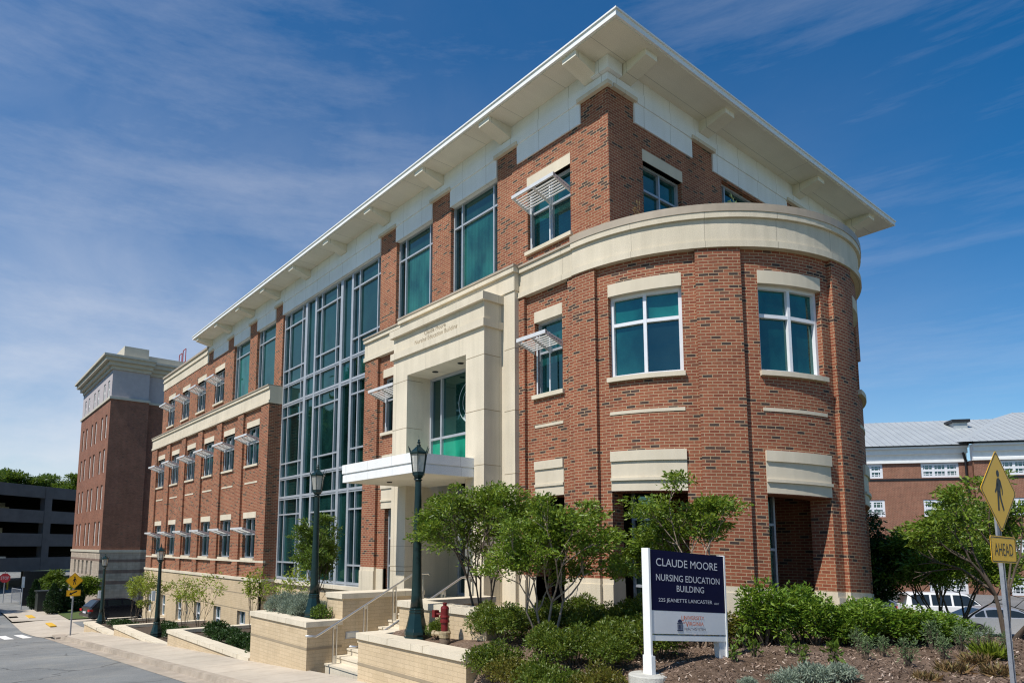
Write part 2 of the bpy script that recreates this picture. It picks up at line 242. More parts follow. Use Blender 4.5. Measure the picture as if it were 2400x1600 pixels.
def glass(name, tint, blind, var=0.15, rough=0.02, lines=0):
    """tinted pane: sky-reflecting face over a tinted body; blind = colour of what hangs behind it"""
    m, n, l, b = newmat(name, tint, 0.6, 0, 0.0)
    g = n.new('ShaderNodeNewGeometry'); r = ramp(n, [(0.0, tint), (1.0, blind)]); l.new(g.outputs['Random Per Island'], r.inputs[0])
    out = r.outputs[0]
    if lines:
        t = n.new('ShaderNodeUVMap'); t.uv_map = 'UVMap'; w = n.new('ShaderNodeTexWave'); w.bands_direction = 'Y' if lines > 0 else 'X'; w.inputs['Scale'].default_value = abs(lines); w.inputs['Distortion'].default_value = 0.3
        l.new(t.outputs[0], w.inputs['Vector'])
        r2 = ramp(n, [(0.0, (0.88,) * 3), (1.0, (1.06,) * 3)]); l.new(w.outputs[0], r2.inputs[0])
        mu = n.new('ShaderNodeMixRGB'); mu.blend_type = 'MULTIPLY'; mu.inputs['Fac'].default_value = 1; l.new(out, mu.inputs['Color1']); l.new(r2.outputs[0], mu.inputs['Color2']); out = mu.outputs[0]
    to = n.new('ShaderNodeTexCoord'); mo = n.new('ShaderNodeMapping'); mo.inputs['Scale'].default_value = (1.3, 1.3, 0.8); l.new(to.outputs['Object'], mo.inputs['Vector'])
    no = n.new('ShaderNodeTexNoise'); no.inputs['Scale'].default_value = 0.9; no.inputs['Detail'].default_value = 4; l.new(mo.outputs[0], no.inputs['Vector'])
    ro = ramp(n, [(0.36, (0.35, 0.38, 0.42)), (0.5, (0.9, 0.9, 0.9)), (0.66, (1.35, 1.35, 1.3))]); l.new(no.outputs['Fac'], ro.inputs[0])
    mo2 = n.new('ShaderNodeMixRGB'); mo2.blend_type = 'MULTIPLY'; mo2.inputs['Fac'].default_value = 1; l.new(out, mo2.inputs['Color1']); l.new(ro.outputs[0], mo2.inputs['Color2']); out = mo2.outputs[0]
    l.new(out, b.inputs['Base Color'])
    gl = n.new('ShaderNodeBsdfGlossy'); gl.inputs['Roughness'].default_value = rough; gl.inputs['Color'].default_value = (0.55, 0.90, 0.83, 1)
    fr = n.new('ShaderNodeFresnel'); fr.inputs['IOR'].default_value = 2.1
    nz = n.new('ShaderNodeTexNoise'); nz.inputs['Scale'].default_value = 0.9; nz.inputs['Detail'].default_value = 1
    tc = n.new('ShaderNodeTexCoord'); l.new(tc.outputs['Object'], nz.inputs['Vector'])
    bp = n.new('ShaderNodeBump'); bp.inputs['Strength'].default_value = 0.10; bp.inputs['Distance'].default_value = 0.1; l.new(nz.outputs['Fac'], bp.inputs['Height'])
    l.new(bp.outputs[0], gl.inputs['Normal'])
    mx = n.new('ShaderNodeMixShader'); l.new(fr.outputs[0], mx.inputs[0]); l.new(b.outputs[0], mx.inputs[1]); l.new(gl.outputs[0], mx.inputs[2])
    l.new(mx.outputs[0], n['Material Output'].inputs['Surface'])
glass('glass_dark', (0.003, 0.008, 0.010), (0.008, 0.020, 0.024))
glass('glass_teal', (0.003, 0.036, 0.038), (0.008, 0.070, 0.066))
glass('glass_blind', (0.007, 0.092, 0.083), (0.011, 0.118, 0.102), lines=16)
glass('glass_drape', (0.008, 0.068, 0.058), (0.016, 0.095, 0.078), lines=-2)
glass('glass_curtain', (0.003, 0.013, 0.013), (0.009, 0.040, 0.037))
glass('glass_green', (0.010, 0.19, 0.125), (0.018, 0.26, 0.17))
glass('glass_house', (0.02, 0.024, 0.028), (0.06, 0.07, 0.08))

# ------------------------------------------------------------------ mesh helpers
class MB:
    def __init__(s): s.v = []; s.f = []; s.uv = []; s.mi = []; s.cur = 0
    def poly(s, pts, uv=None):
        k = len(s.v); s.v += [tuple(p) for p in pts]; s.f.append(tuple(range(k, k + len(pts)))); s.uv.append(uv); s.mi.append(s.cur)
    def box(s, x0, x1, y0, y1, z0, z1):
        s.mbox(lambda u, z, d: (u, y0 + d, z), x0, x1, z0, z1, 0, y1 - y0)
    def mbox(s, mp, u0, u1, z0, z1, d0, d1, nu=1, back=True, z1b=None):
        """box in wall space: u along, z up, d into the wall (negative = proud)"""
        us = [u0 + (u1 - u0) * k / nu for k in range(nu + 1)]
        for a, b in zip(us[:-1], us[1:]):
            s.poly([mp(a, z0, d0), mp(b, z0, d0), mp(b, z1, d0), mp(a, z1, d0)], [(a, z0), (b, z0), (b, z1), (a, z1)])
            if back: s.poly([mp(b, z0, d1), mp(a, z0, d1), mp(a, z1, d1), mp(b, z1, d1)], [(b, z0), (a, z0), (a, z1), (b, z1)])
            s.poly([mp(a, z1, d0), mp(b, z1, d0), mp(b, z1, d1), mp(a, z1, d1)], [(a, d0), (b, d0), (b, d1), (a, d1)])
            s.poly([mp(a, z0, d1), mp(b, z0, d1), mp(b, z0, d0), mp(a, z0, d0)], [(a, d1), (b, d1), (b, d0), (a, d0)])
        for u in (u0, u1):
            s.poly([mp(u, z0, d1), mp(u, z0, d0), mp(u, z1, d0), mp(u, z1, d1)], [(u + d1, z0), (u + d0, z0), (u + d0, z1), (u + d1, z1)])
    def wall(s, mp, u0, u1, z0, z1, d, openings, db, step=None, top=False):
        us = sorted({u0, u1, *[o[0] for o in openings], *[o[1] for o in openings]}); zs = sorted({z0, z1, *[o[2] for o in openings], *[o[3] for o in openings]})
        us = [u for u in us if u0 <= u <= u1]; zs = [z for z in zs if z0 <= z <= z1]
        if step:
            r = []
            for a, b in zip(us[:-1], us[1:]):
                k = max(1, int(math.ceil((b - a) / step))); r += [a + (b - a) * i / k for i in range(k)]
            us = r + [us[-1]]
        def hole(u, z): return any(o[0] < u < o[1] and o[2] < z < o[3] for o in openings)
        def inside(u, z): return u0 < u < u1 and z0 < z < z1
        for i in range(len(us) - 1):
            for j in range(len(zs) - 1):
                a, b, e, f = us[i], us[i + 1], zs[j], zs[j + 1]; cu, cz = (a + b) / 2, (e + f) / 2
                if hole(cu, cz): continue
                s.poly([mp(a, e, d), mp(b, e, d), mp(b, f, d), mp(a, f, d)], [(a, e), (b, e), (b, f), (a, f)])
                eps = 1e-4
                for (u, sgn) in ((a, -1), (b, 1)):
                    if hole(u + sgn * eps, cz) or not inside(u + sgn * eps, cz):
                        s.poly([mp(u, e, d), mp(u, e, db), mp(u, f, db), mp(u, f, d)], [(u + d, e), (u + db, e), (u + db, f), (u + d, f)])
                for (z, sgn) in ((e, -1), (f, 1)):
                    if hole(cu, z + sgn * eps) or (top and not inside(cu, z + sgn * eps)):
                        s.poly([mp(a, z, d), mp(b, z, d), mp(b, z, db), mp(a, z, db)], [(a, d), (b, d), (b, db), (a, db)])
    def tube(s, pts, r, n=8, cap=True):
        pts = [Vector(p) for p in pts]; rs = r if isinstance(r, (list, tuple)) else [r] * len(pts)
        rings = []; k0 = len(s.v); ref = None
        for i, p in enumerate(pts):
            t = (pts[min(i + 1, len(pts) - 1)] - pts[max(i - 1, 0)])
            t = t.normalized() if t.length > 1e-9 else Vector((0, 0, 1))
            if ref is None: ref = t.cross(Vector((0, 0, 1)) if abs(t.z) < 0.9 else Vector((1, 0, 0))).normalized()
            else:
                ref = ref - t * ref.dot(t); ref = ref.normalized() if ref.length > 1e-6 else t.orthogonal().normalized()
            b = t.cross(ref); ring = []
            for q in range(n):
                a = 2 * PI * q / n; v = p + (ref * math.cos(a) + b * math.sin(a)) * rs[i]; ring.append(len(s.v)); s.v.append(tuple(v))
            rings.append(ring)
        for A, B in zip(rings[:-1], rings[1:]):
            for q in range(n):
                s.f.append((A[q], A[(q + 1) % n], B[(q + 1) % n], B[q])); s.uv.append(None); s.mi.append(s.cur)
        if cap:
            for A in (rings[0][::-1], rings[-1]): s.f.append(tuple(A)); s.uv.append(None); s.mi.append(s.cur)
    def lathe(s, prof, n=12, at=(0, 0, 0), ph=0.0):
        rings = []
        for r, z in prof:
            ring = []
            for q in range(n):
                a = 2 * PI * q / n + ph; ring.append(len(s.v)); s.v.append((at[0] + r * math.cos(a), at[1] + r * math.sin(a), at[2] + z))
            rings.append(ring)
        for A, B in zip(rings[:-1], rings[1:]):
            for q in range(n):
                s.f.append((A[q], A[(q + 1) % n], B[(q + 1) % n], B[q])); s.uv.append(None); s.mi.append(s.cur)
        s.f.append(tuple(rings[0][::-1])); s.f.append(tuple(rings[-1])); s.uv += [None, None]; s.mi += [s.cur, s.cur]
    def plate(s, poly, org, e, up, nrm, t0, t1):
        """flat outline poly [(a,b)...] in the plane (e, up) at org, thickness from t0 to t1 along nrm"""
        org, e, up, nrm = map(Vector, (org, e, up, nrm))
        A = [org + e * a + up * b + nrm * t1 for a, b in poly]; B = [org + e * a + up * b + nrm * t0 for a, b in poly]
        s.poly(A, [(a, b) for a, b in poly]); s.poly(B[::-1], [(a, b) for a, b in poly][::-1])
        for i in range(len(poly)):
            j = (i + 1) % len(poly); s.poly([A[i], B[i], B[j], A[j]])
    def build(s, name, mat, parent=None, smooth=False, bevel=0):
        me = bpy.data.meshes.new(name); me.from_pydata(s.v, [], s.f); uvl = me.uv_layers.new(name='UVMap')
        co = s.v; data = np.zeros(len(me.loops) * 2, dtype=np.float32); k = 0
        for f, uv, pol in zip(s.f, s.uv, me.polygons):
            if uv is None:
                nx, ny, nz = pol.normal
                if abs(nz) > 0.7: uv = [(co[i][0], co[i][1]) for i in f]
                else:
                    h = math.hypot(nx, ny) or 1; tx, ty = -ny / h, nx / h
                    uv = [(co[i][0] * tx + co[i][1] * ty, co[i][2]) for i in f]
            for a in uv: data[k] = a[0]; data[k + 1] = a[1]; k += 2
        uvl.data.foreach_set('uv', data)
        mats = mat if isinstance(mat, (list, tuple)) else [mat]
        for q in mats: me.materials.append(MATS[q])
        if len(mats) > 1: me.polygons.foreach_set('material_index', s.mi)
        if smooth: me.polygons.foreach_set('use_smooth', [True] * len(me.polygons))
        me.update()
        o = bpy.data.objects.new(name, me); C.objects.link(o); attach(o, parent)
        if bevel:
            md = o.modifiers.new('bevel', 'BEVEL'); md.width = bevel; md.segments = 2; md.limit_method = 'ANGLE'
        return o
def root_of(o):
    while o.parent: o = o.parent
    return o
def attach(o, parent):
    if parent is None: return
    o.parent = parent
    r = root_of(parent)
    if parent.type == 'EMPTY': o.matrix_parent_inverse = Matrix.Translation(-Vector(parent.location))
def tag(o, label, cat, group=None):
    o['label'] = label; o['category'] = cat
    if group: o['group'] = group
    return o
def thing(name, loc, label, cat, group=None):
    o = bpy.data.objects.new(name, None); C.objects.link(o); o.location = loc; o.empty_display_size = 0.3
    return tag(o, label, cat, group)
def struct(o): o['kind'] = 'structure'; return o
def copy_tree(o, parent=None):
    c = o.copy(); C.objects.link(c)
    if parent is not None: c.parent = parent
    for ch in list(o.children): copy_tree(ch, c)
    return c
def dup(o, loc, rz=0.0, sc=1.0, label=None, group=None):
    c = copy_tree(o); c.location = loc; c.rotation_euler = (0, 0, rz)
    c.scale = sc if isinstance(sc, (list, tuple)) else (sc, sc, sc)
    if label: c['label'] = label
    if group: c['group'] = group
    return c
def text_mesh(name, body, size, org, e, up, nrm, mat, parent, xs=1.0, ext=0.003, align='CENTER', space=1.0):
    cu = bpy.data.curves.new(name, 'FONT'); cu.body = body; cu.size = size; cu.align_x = align; cu.align_y = 'CENTER'; cu.extrude = ext; cu.space_character = space; cu.resolution_u = 3
    t = bpy.data.objects.new(name, cu); C.objects.link(t)
    dg = bpy.context.evaluated_depsgraph_get(); me = bpy.data.meshes.new_from_object(t.evaluated_get(dg))
    bpy.data.objects.remove(t); bpy.data.curves.remove(cu)
    org, e, up, nrm = map(Vector, (org, e, up, nrm))
    for v in me.vertices:
        a, b, c = v.co; v.co = org + e * (a * xs) + up * b + nrm * c
    me.materials.clear(); me.materials.append(MATS[mat]); me.name = name
    o = bpy.data.objects.new(name, me); C.objects.link(o); attach(o, parent)
    return o
def F(Y): return lambda u, z, d: (u, Y + d, z)
def S(X): return lambda u, z, d: (X - d, u, z)
exec_order = True

# ================================================================== academic building
Y0, Y3, YC, X3 = 11.34, 11.85, 12.02, -9.79        # front brick, third-floor brick, curtain wall, right face
CX, CY, RR = -10.51, 15.61, 4.30                   # round pavilion
def Cyl(r0=RR):
    def mp(u, z, d):
        f = u / RR; g = max(0.0, (math.degrees(f) - 12) / 71)
        dz = -0.25 * min(g, 1.6) ** 1.25 * max(0.0, (6.4 - z)) / 7.1
        return (CX + (r0 - d) * math.sin(f), CY - (r0 - d) * math.cos(f), z + dz)
    return mp
U = lambda deg: RR * math.radians(deg)
front, side, ring, third = F(Y0), S(X3), Cyl(), F(Y3)
bld = thing('academic_building', (-25, 13, -1.5), 'large red brick building with cream bands, deep white eaves and a round corner pavilion', 'building')

def window(mp, u0, u1, z0, z1, d, mulls=(), trans=(), mat='glass_teal', frame='aluminium', fw=0.055, parent=None, skip=(), mats=None):
    w = MB(); us = [u0, *mulls, u1]; zs = [z0, *trans, z1]
    for k, u in enumerate(us):
        a, b = (u, u + fw) if k == 0 else ((u - fw, u) if k == len(us) - 1 else (u - fw / 2, u + fw / 2))
        w.mbox(mp, a, b, z0, z1, d, d + 0.11)
    for k, z in enumerate(zs):
        a, b = (z, z + fw) if k == 0 else ((z - fw, z) if k == len(zs) - 1 else (z - fw / 2, z + fw / 2))
        for i in range(len(us) - 1):
            w.mbox(mp, us[i] + fw * (1 if i == 0 else 0.5), us[i + 1] - fw * (1 if i == len(us) - 2 else 0.5), a, b, d + 0.004, d + 0.10)
    o = w.build('window', frame, parent or bld)
    g = MB(); mlist = [mat] if mats is None else sorted(set(sum(mats, [])))
    for i in range(len(us) - 1):
        for j in range(len(zs) - 1):
            if mats is not None: g.cur = mlist.index(mats[j][i])
            a, b, e, f = us[i], us[i + 1], zs[j], zs[j + 1]
            g.poly([mp(a, e, d + 0.075), mp(b, e, d + 0.075), mp(b, f, d + 0.075), mp(a, f, d + 0.075)], [(a, e), (b, e), (b, f), (a, f)])
    g.build('pane', mlist, o)
    return o
def sunshade(mp, u0, u1, z, reach=0.56, rods=True):
    s = MB(); w = 0.035
    def sl(d): return z + 0.17 * (-d) / reach                         # rises outwards
    s.mbox(mp, u0, u1, sl(-reach) - 0.02, sl(-reach) + 0.07, -reach - 0.035, -reach + 0.02)
    for k in range(6):
        d = -reach + 0.10 + k * (reach - 0.14) / 5.6
        s.mbox(mp, u0, u1, sl(d) - 0.012, sl(d) + 0.012, d, d + 0.04)
    for u in (u0, (u0 + u1) / 2 - w / 2, u1 - w):
        P = [(-reach, sl(-reach) - 0.03), (0.12, sl(0) - 0.10), (0.12, sl(0) + 0.06), (-reach, sl(-reach) + 0.05)]
        A = [mp(u, b, a) for a, b in P]; B = [mp(u + w, b, a) for a, b in P]
        s.poly(A); s.poly(B[::-1])
        for i in range(4): s.poly([A[i], B[i], B[(i + 1) % 4], A[(i + 1) % 4]])
    o = s.build('sunshade', 'shade_metal', bld)
    if rods:
        r = MB()
        for u in (u0 + 0.06, (u0 + u1) / 2): r.tube([mp(u, z - 1.12, 0.06), mp(u, z + 0.42, 0.06)], 0.022, 6)
        r.build('hanger', 'white_frame', o)
    return o
def lintel(m_, mp, u0, u1, z0, z1, d=-0.012, nu=1): PS.mbox(mp, u0, u1, z0, z1, d, d + 0.16, nu)
def sill(m_, mp, u0, u1, z0, z1, d=-0.075, nu=1): PS.mbox(mp, u0 - 0.05, u1 + 0.05, z0, z1, d, 0.14, nu)

W = MB()                                            # brick
ST = MB(); PS = MB()                                # cast stone trim with joints, and plain single stones
# ---- left wing, lower floors
rec = F(Y0 + 0.10)
wc = [-46.8, -43.62, -40.42, -37.24, -34.09, -30.88]
ops = []
for c in wc: ops += [(c - 0.79, c + 0.79, 3.72, 5.51), (c - 0.74, c + 0.74, -0.55, 1.26)]
W.wall(rec, -48.9, -28.9, -1.42, 6.4, 0, ops, 0.25)
for a, b in ((-48.95, -47.65), (-45.32, -44.57), (-42.10, -41.30), (-38.95, -38.18), (-35.82, -35.03), (-32.72, -31.93), (-29.72, -28.8)):
    W.mbox(front, a, b, -1.42, 6.4, 0, 0.12 if b < -29 else 0.80)
for c in wc:
    lintel(ST, rec, c - 0.80, c + 0.80, 5.51, 5.79); sill(ST, rec, c - 0.79, c + 0.79, 3.62, 3.72)
    ST.mbox(rec, c - 0.79, c + 0.79, 2.85, 2.93, -0.015, 0.05)
    lintel(ST, rec, c - 0.79, c + 0.79, 1.26, 1.53); sill(ST, rec, c - 0.74, c + 0.74, -0.65, -0.55)
ST.mbox(front, -48.955, -28.795, -0.735, -0.648, -0.006, 0.11)
for k, c in enumerate(wc):
    window(rec, c - 0.79, c + 0.79, 3.72, 5.51, 0.13, (c - 0.02,), (4.78,), 'glass_dark' if k not in (3, 5) else 'glass_teal')
    window(rec, c - 0.74, c + 0.74, -0.55, 1.26, 0.13, (c - 0.02,), (0.52,), 'glass_dark')
    sunshade(rec, c - 0.79, c + 0.79, 4.80); sunshade(rec, c - 0.77, c + 0.77, 0.58, rods=False)
# cream brick basement
CB = MB()
bc = [-47.4, -44.2, -40.85, -37.48, -34.36, -31.07]
CB.wall(front, -48.98, -28.784, -5.8, -1.55, -0.02, [(c - 0.52, c + 0.52, -4.18, -2.94) for c in bc], 0.28)
CB.wall(S(-28.78), Y0 - 0.02, 12.1, -5.8, -1.55, 0, [], 0.3)
CB.wall(F(11.98), -28.8, -20.2, -4.5, -1.58, 0, [], 0.2)
CB.wall(front, -20.36, -9.2, -3.2, -1.5, 0.03, [], 0.2)
GR = MB()                                           # shadow joints in the cream brick
for z in (-2.14, -2.86): GR.mbox(front, -48.99, -28.77, z - 0.022, z + 0.022, -0.024, 0.05)
GR.mbox(F(11.98), -28.76, -20.2, -2.12, -2.08, -0.006, 0.05)
for c in bc: window(front, c - 0.52, c + 0.52, -4.18, -2.94, 0.12, (c,), (-3.55,), 'glass_dark', 'white_frame')
ST.mbox(front, -49.0, -28.74, -1.55, -1.42, -0.07, 0.2); ST.mbox(F(11.9), -28.76, -20.32, -1.58, -1.44, -0.05, 0.3)
ST.mbox(S(-28.795), Y0 + 0.14, 11.84, -1.55, -1.42, -0.06, 0.1)
# ---- band between second and third floor
CP = MB()
def band(mp, u0, u1, nu=1, db=0.62, rise=0.0, cap=True):
    ST.mbox(mp, u0, u1, 6.30, 6.44, -0.045, db, nu)
    ST.mbox(mp, u0, u1, 6.44, 6.95, 0.0, db, nu)
    ST.mbox(mp, u0, u1, 6.95, 7.08, -0.06, db, nu)
    CP.mbox(mp, u0, u1, 7.08, 7.13 + rise, -0.095 if not rise else -0.075, db, nu)
band(front, -48.97, -28.77, db=0.70)
# ---- front between curtain wall and pavilion
ops = [(-19.20, -17.64, 3.70, 5.54), (-18.98, -17.5, -1.40, 1.20), (-17.0, -13.2, -1.5, 5.15), (-11.92, -10.98, 3.70, 5.56), (-11.92, -10.97, -1.55, 1.18)]
W.wall(rec, -19.5, -10.60, -1.5, 6.4, 0, ops, 0.5)
W.mbox(front, -20.30, -19.42, -0.70, 6.4, 0, 0.75)
W.mbox(front, -12.50, -12.20, -0.70, 6.4, 0, 0.12); W.mbox(front, -10.70, -10.50, -0.70, 6.4, 0, 0.12)
for a, b in ((-20.32, -19.40), (-12.50, -12.18), (-10.72, -10.50)):
    ST.mbox(front, a, b, -0.80, -0.685, -0.012, 0.14); ST.mbox(front, a - 0.01, b + 0.0, -2.0, -0.80, -0.035, 0.16)
ST.mbox(rec, -19.40, -18.98, -2.0, -0.72, -0.03, 0.1); ST.mbox(rec, -12.18, -11.92, -2.0, -0.72, -0.03, 0.4); ST.mbox(rec, -10.97, -10.72, -2.0, -0.72, -0.03, 0.4)
def spandrel(mp, u0, u1, z0, z1, nu=1):
    h = z1 - z0
    PS.mbox(mp, u0, u1, z0, z0 + 0.27 * h, -0.02, 0.3, nu); PS.mbox(mp, u0, u1, z0 + 0.27 * h, z0 + 0.34 * h, -0.05, 0.3, nu); PS.mbox(mp, u0, u1, z0 + 0.34 * h, z0 + 0.76 * h, -0.02, 0.3, nu)
    PS.mbox(mp, u0, u1, z0 + 0.76 * h, z1, -0.055, 0.3, nu)
for a, b in ((-19.2, -17.64), (-11.93, -10.97)):
    lintel(ST, rec, a, b, 5.55, 5.83); sill(ST, rec, a, b, 3.60, 3.70); ST.mbox(rec, a, b, 2.88, 2.95, -0.015, 0.05); spandrel(rec, a, b, 1.20, 2.05)
window(rec, -19.20, -17.64, 3.70, 5.54, 0.13, (-18.4,), (4.80,), 'glass_dark'); sunshade(rec, -19.18, -17.66, 4.80)
window(rec, -18.98, -17.5, -1.40, 1.20, 0.15, (-18.0,), (0.25, -0.62), 'glass_curtain')
window(rec, -11.92, -10.98, 3.70, 5.56, 0.13, (), (4.78,), 'glass_teal'); sunshade(rec, -11.96, -10.96, 4.80)
band(front, -20.34, -10.51, db=0.70)
# stepped block in the band over the portico, and the pilaster beside it
ST.mbox(front, -17.75, -17.2, -2.0, 6.5, -0.14, 0.3); ST.mbox(front, -12.92, -12.41, -2.0, 6.5, -0.14, 0.3); ST.mbox(front, -17.2, -12.92, 5.06, 6.5, -0.14, 0.3); ST.mbox(front, -17.80, -12.38, 6.5, 6.97, -0.17, 0.3); ST.mbox(front, -17.84, -12.34, 6.97, 7.10, -0.24, 0.3)
CP.mbox(front, -17.86, -12.32, 7.10, 7.16, -0.26, 0.6)
# ---- round pavilion
bays = [23.4 + 43.7 * k for k in range(4)]
ops = []
for c in bays: ops += [(U(c - 11.05), U(c + 11.05), 3.70, 5.58), (U(c - 11.0), U(c + 11.0), -1.75, 1.18)]
W.wall(ring, U(0), U(205), -1.75, 6.4, 0.10, ops, 0.62, step=0.17)
pil = [(0, 8.5), (38.4, 50.8), (82.1, 94.5), (125.8, 138.2), (169.5, 182)]
for a, b in pil:
    W.mbox(ring, U(a), U(b), -0.70, 6.4, 0, 0.12, 8)
    ST.mbox(ring, U(a) - (0.02 if a else 0), U(b) + 0.02, -0.80, -0.685, -0.012, 0.14, 6); ST.mbox(ring, U(a) - (0.03 if a else 0), U(b) + 0.03, -2.2, -0.80, -0.035, 0.16, 6)
for c in bays:
    for a, b in ((c - 14.95, c - 10.97), (c + 10.97, c + 14.95)):
        ST.mbox(ring, U(a), U(b), -0.80, -0.69, 0.085, 0.63, 3); ST.mbox(ring, U(a), U(b), -2.2, -0.80, 0.06, 0.65, 3)
    a, b = U(c - 11.05), U(c + 11.05)
    PS.mbox(ring, a, b, 5.57, 5.85, 0.085, 0.3, 8); PS.mbox(ring, a - 0.03, b + 0.03, 3.60, 3.70, 0.015, 0.3, 8)
    PS.mbox(ring, a, b, 2.87, 2.94, 0.085, 0.2, 8)
    for z0, z1, d in ((1.20, 1.42, 0.085), (1.42, 1.48, 0.04), (1.48, 1.84, 0.085), (1.84, 2.06, 0.045)): PS.mbox(ring, a, b, z0, z1, d, 0.62, 8)
    k = bays.index(c)
    window(ring, a, b, 3.70, 5.57, 0.22, ((a + b) / 2,), (4.92,), 'glass_blind', 'white_frame', 0.075, mats=[['glass_teal', 'glass_dark'] if k == 0 else ['glass_teal', 'glass_teal'], ['glass_blind', 'glass_blind']])
band(ring, U(0), U(205), 60, db=0.75, rise=0.12)
# porch behind the arches: inner brick drum, storefront strips, ceiling, floor
W.wall(Cyl(2.1), U(-8), U(200), -1.75, 1.32, 0, [], 0.2, step=0.4)
ST.mbox(Cyl(2.1), U(-8), U(200), -1.02, -0.88, -0.012, 0.1, 20)
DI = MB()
for f_ in (96.0, 46.0): W.mbox(lambda u, z, d, f_=f_: (CX + u * math.sin(math.radians(f_)) + d * math.cos(math.radians(f_)), CY - u * math.cos(math.radians(f_)) + d * math.sin(math.radians(f_)), z), 1.9, 3.72, -1.75, 1.32, 0, 0.12)  # radial brick partitions, added to stop light crossing between the porch openings
DI.lathe([(0.3, 1.30), (4.15, 1.30), (4.15, 1.34), (0.3, 1.34)], 40, (CX, CY, 0)); DI.lathe([(0.3, -1.78), (4.30, -1.78), (4.30, -1.72), (0.3, -1.72)], 40, (CX, CY, 0))  # near-black ceiling and floor: the porch's shade is put into their colour
for c in bays[:3]:
    a = U(c - 9.6); window(Cyl(RR), a, a + 0.62, -1.72, 1.28, 0.85, (), (0.62, 0.1, -0.85), 'glass_dark', 'galvanised')
# terrace deck inside the parapet
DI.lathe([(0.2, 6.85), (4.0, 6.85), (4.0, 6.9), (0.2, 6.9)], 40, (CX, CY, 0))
# ---- third floor
wx = [(-47.53, -45.97), (-44.35, -42.78), (-41.22, -39.66), (-38.10, -36.52), (-12.60, -11.03)]
big = [(-35.15, -32.89), (-31.92, -29.65), (-19.19, -17.03), (-16.05, -13.84)]
ops = [(a, b, 7.76, 9.56) for a, b in wx] + [(a, b, 6.6, 10.44) for a, b in big] + [(-28.82, -20.23, 6.6, 10.44)]
W.wall(third, -48.85, X3 - 0.002, 6.6, 10.97, 0, ops, 0.25)
W.wall(S(-28.74), 11.345, 12.1, 7.1, 7.11, 0, [], 0.1)
for i, (a, b) in enumerate(wx):
    lintel(ST, third, a - 0.01, b + 0.01, 9.56, 9.85); sill(ST, third, a, b, 7.66, 7.76)
    c = (a + b) / 2
    window(third, a, b, 7.76, 9.56, 0.13, (c,), (8.84,), 'glass_teal' if i == 4 else 'glass_dark'); sunshade(third, a + 0.02, b - 0.02, 8.90)
for i, (a, b) in enumerate(big):
    gm = ['glass_drape', 'glass_curtain', 'glass_drape', 'glass_drape'][i]
    window(third, a, b, 6.9, 10.44, 0.12, (a + 0.42, b - 0.30) if i > 1 else (a + 0.42,), (7.42, 9.72), gm, mats=[['glass_dark', 'glass_curtain', 'glass_dark'][:3 if i > 1 else 2], ['glass_dark', gm, 'glass_dark'][:3 if i > 1 else 2], ['glass_dark', 'glass_curtain', 'glass_dark'][:3 if i > 1 else 2]])
# right face
ops = [(13.15, 14.80, 7.4, 9.56), (16.75, 20.2, 7.2, 10.36), (21.9, 24.2, 7.2, 10.36)]
W.wall(side, Y3 + 0.003, 25.5, 6.6, 10.97, 0, ops, 0.25)
lintel(ST, side, 13.13, 14.82, 9.56, 9.86); window(side, 13.15, 14.80, 7.4, 9.56, 0.13, (13.98,), (8.9,), 'glass_teal')
window(side, 16.75, 20.2, 7.2, 10.36, 0.13, (17.1, 18.5, 19.8), (9.6,), 'glass_curtain'); window(side, 21.9, 24.2, 7.2, 10.36, 0.13, (23.0,), (9.6,), 'glass_curtain')
# frieze panels, mouldings and pier caps
FZ = MB(); EA = MB()
for a, b in ((-38.45, -36.07), (-35.15, -32.89), (-31.92, -29.65), (-28.82, -20.23), (-19.19, -17.03), (-16.05, -13.84), (-12.97, -10.64)):
    FZ.mbox(third, a, b, 10.42, 10.97, -0.045, 0.14)
for a, b in ((12.82, 15.28), (16.29, 20.5), (21.7, 24.5)): FZ.mbox(side, a, b, 10.42, 10.97, -0.045, 0.14)
FZ.mbox(third, -39.3, X3 + 0.075, 10.97, 11.27, -0.075, 0.2); FZ.mbox(third, -39.3, X3 + 0.05, 11.27, 11.62, -0.05, 0.2)
FZ.mbox(side, Y3 + 0.15, 25.6, 10.97, 11.27, -0.0752, 0.2); FZ.mbox(side, Y3 + 0.15, 25.6, 11.27, 11.62, -0.0502, 0.2)
for a, b in ((-39.3, -38.45), (-36.07, -35.15), (-32.89, -31.92), (-29.65, -28.82), (-20.23, -19.19), (-17.03, -16.05), (-13.84, -12.97), (-10.64, X3 + 0.11)):
    ST.mbox(third, a - 0.05, b + (0.05 if b < -10 else 0), 10.95, 11.05, -0.115, 0.06)
for a, b in ((Y3 - 0.115, 12.82), (15.28, 16.29), (20.5, 21.7), (24.5, 25.6)): ST.mbox(side, a + (0.23 if a < 12 else -0.05), b + 0.05, 10.95, 11.05, -0.1152, 0.06)
# parapet of the far part
ST.mbox(third, -48.92, -39.35, 10.45, 10.98, -0.03, 0.4); ST.mbox(third, -48.95, -39.33, 10.98, 11.06, -0.09, 0.4); ST.mbox(third, -48.92, -39.36, 11.06, 11.28, -0.05, 0.4); CP.mbox(third, -48.98, -39.33, 11.28, 11.40, -0.12, 0.45)
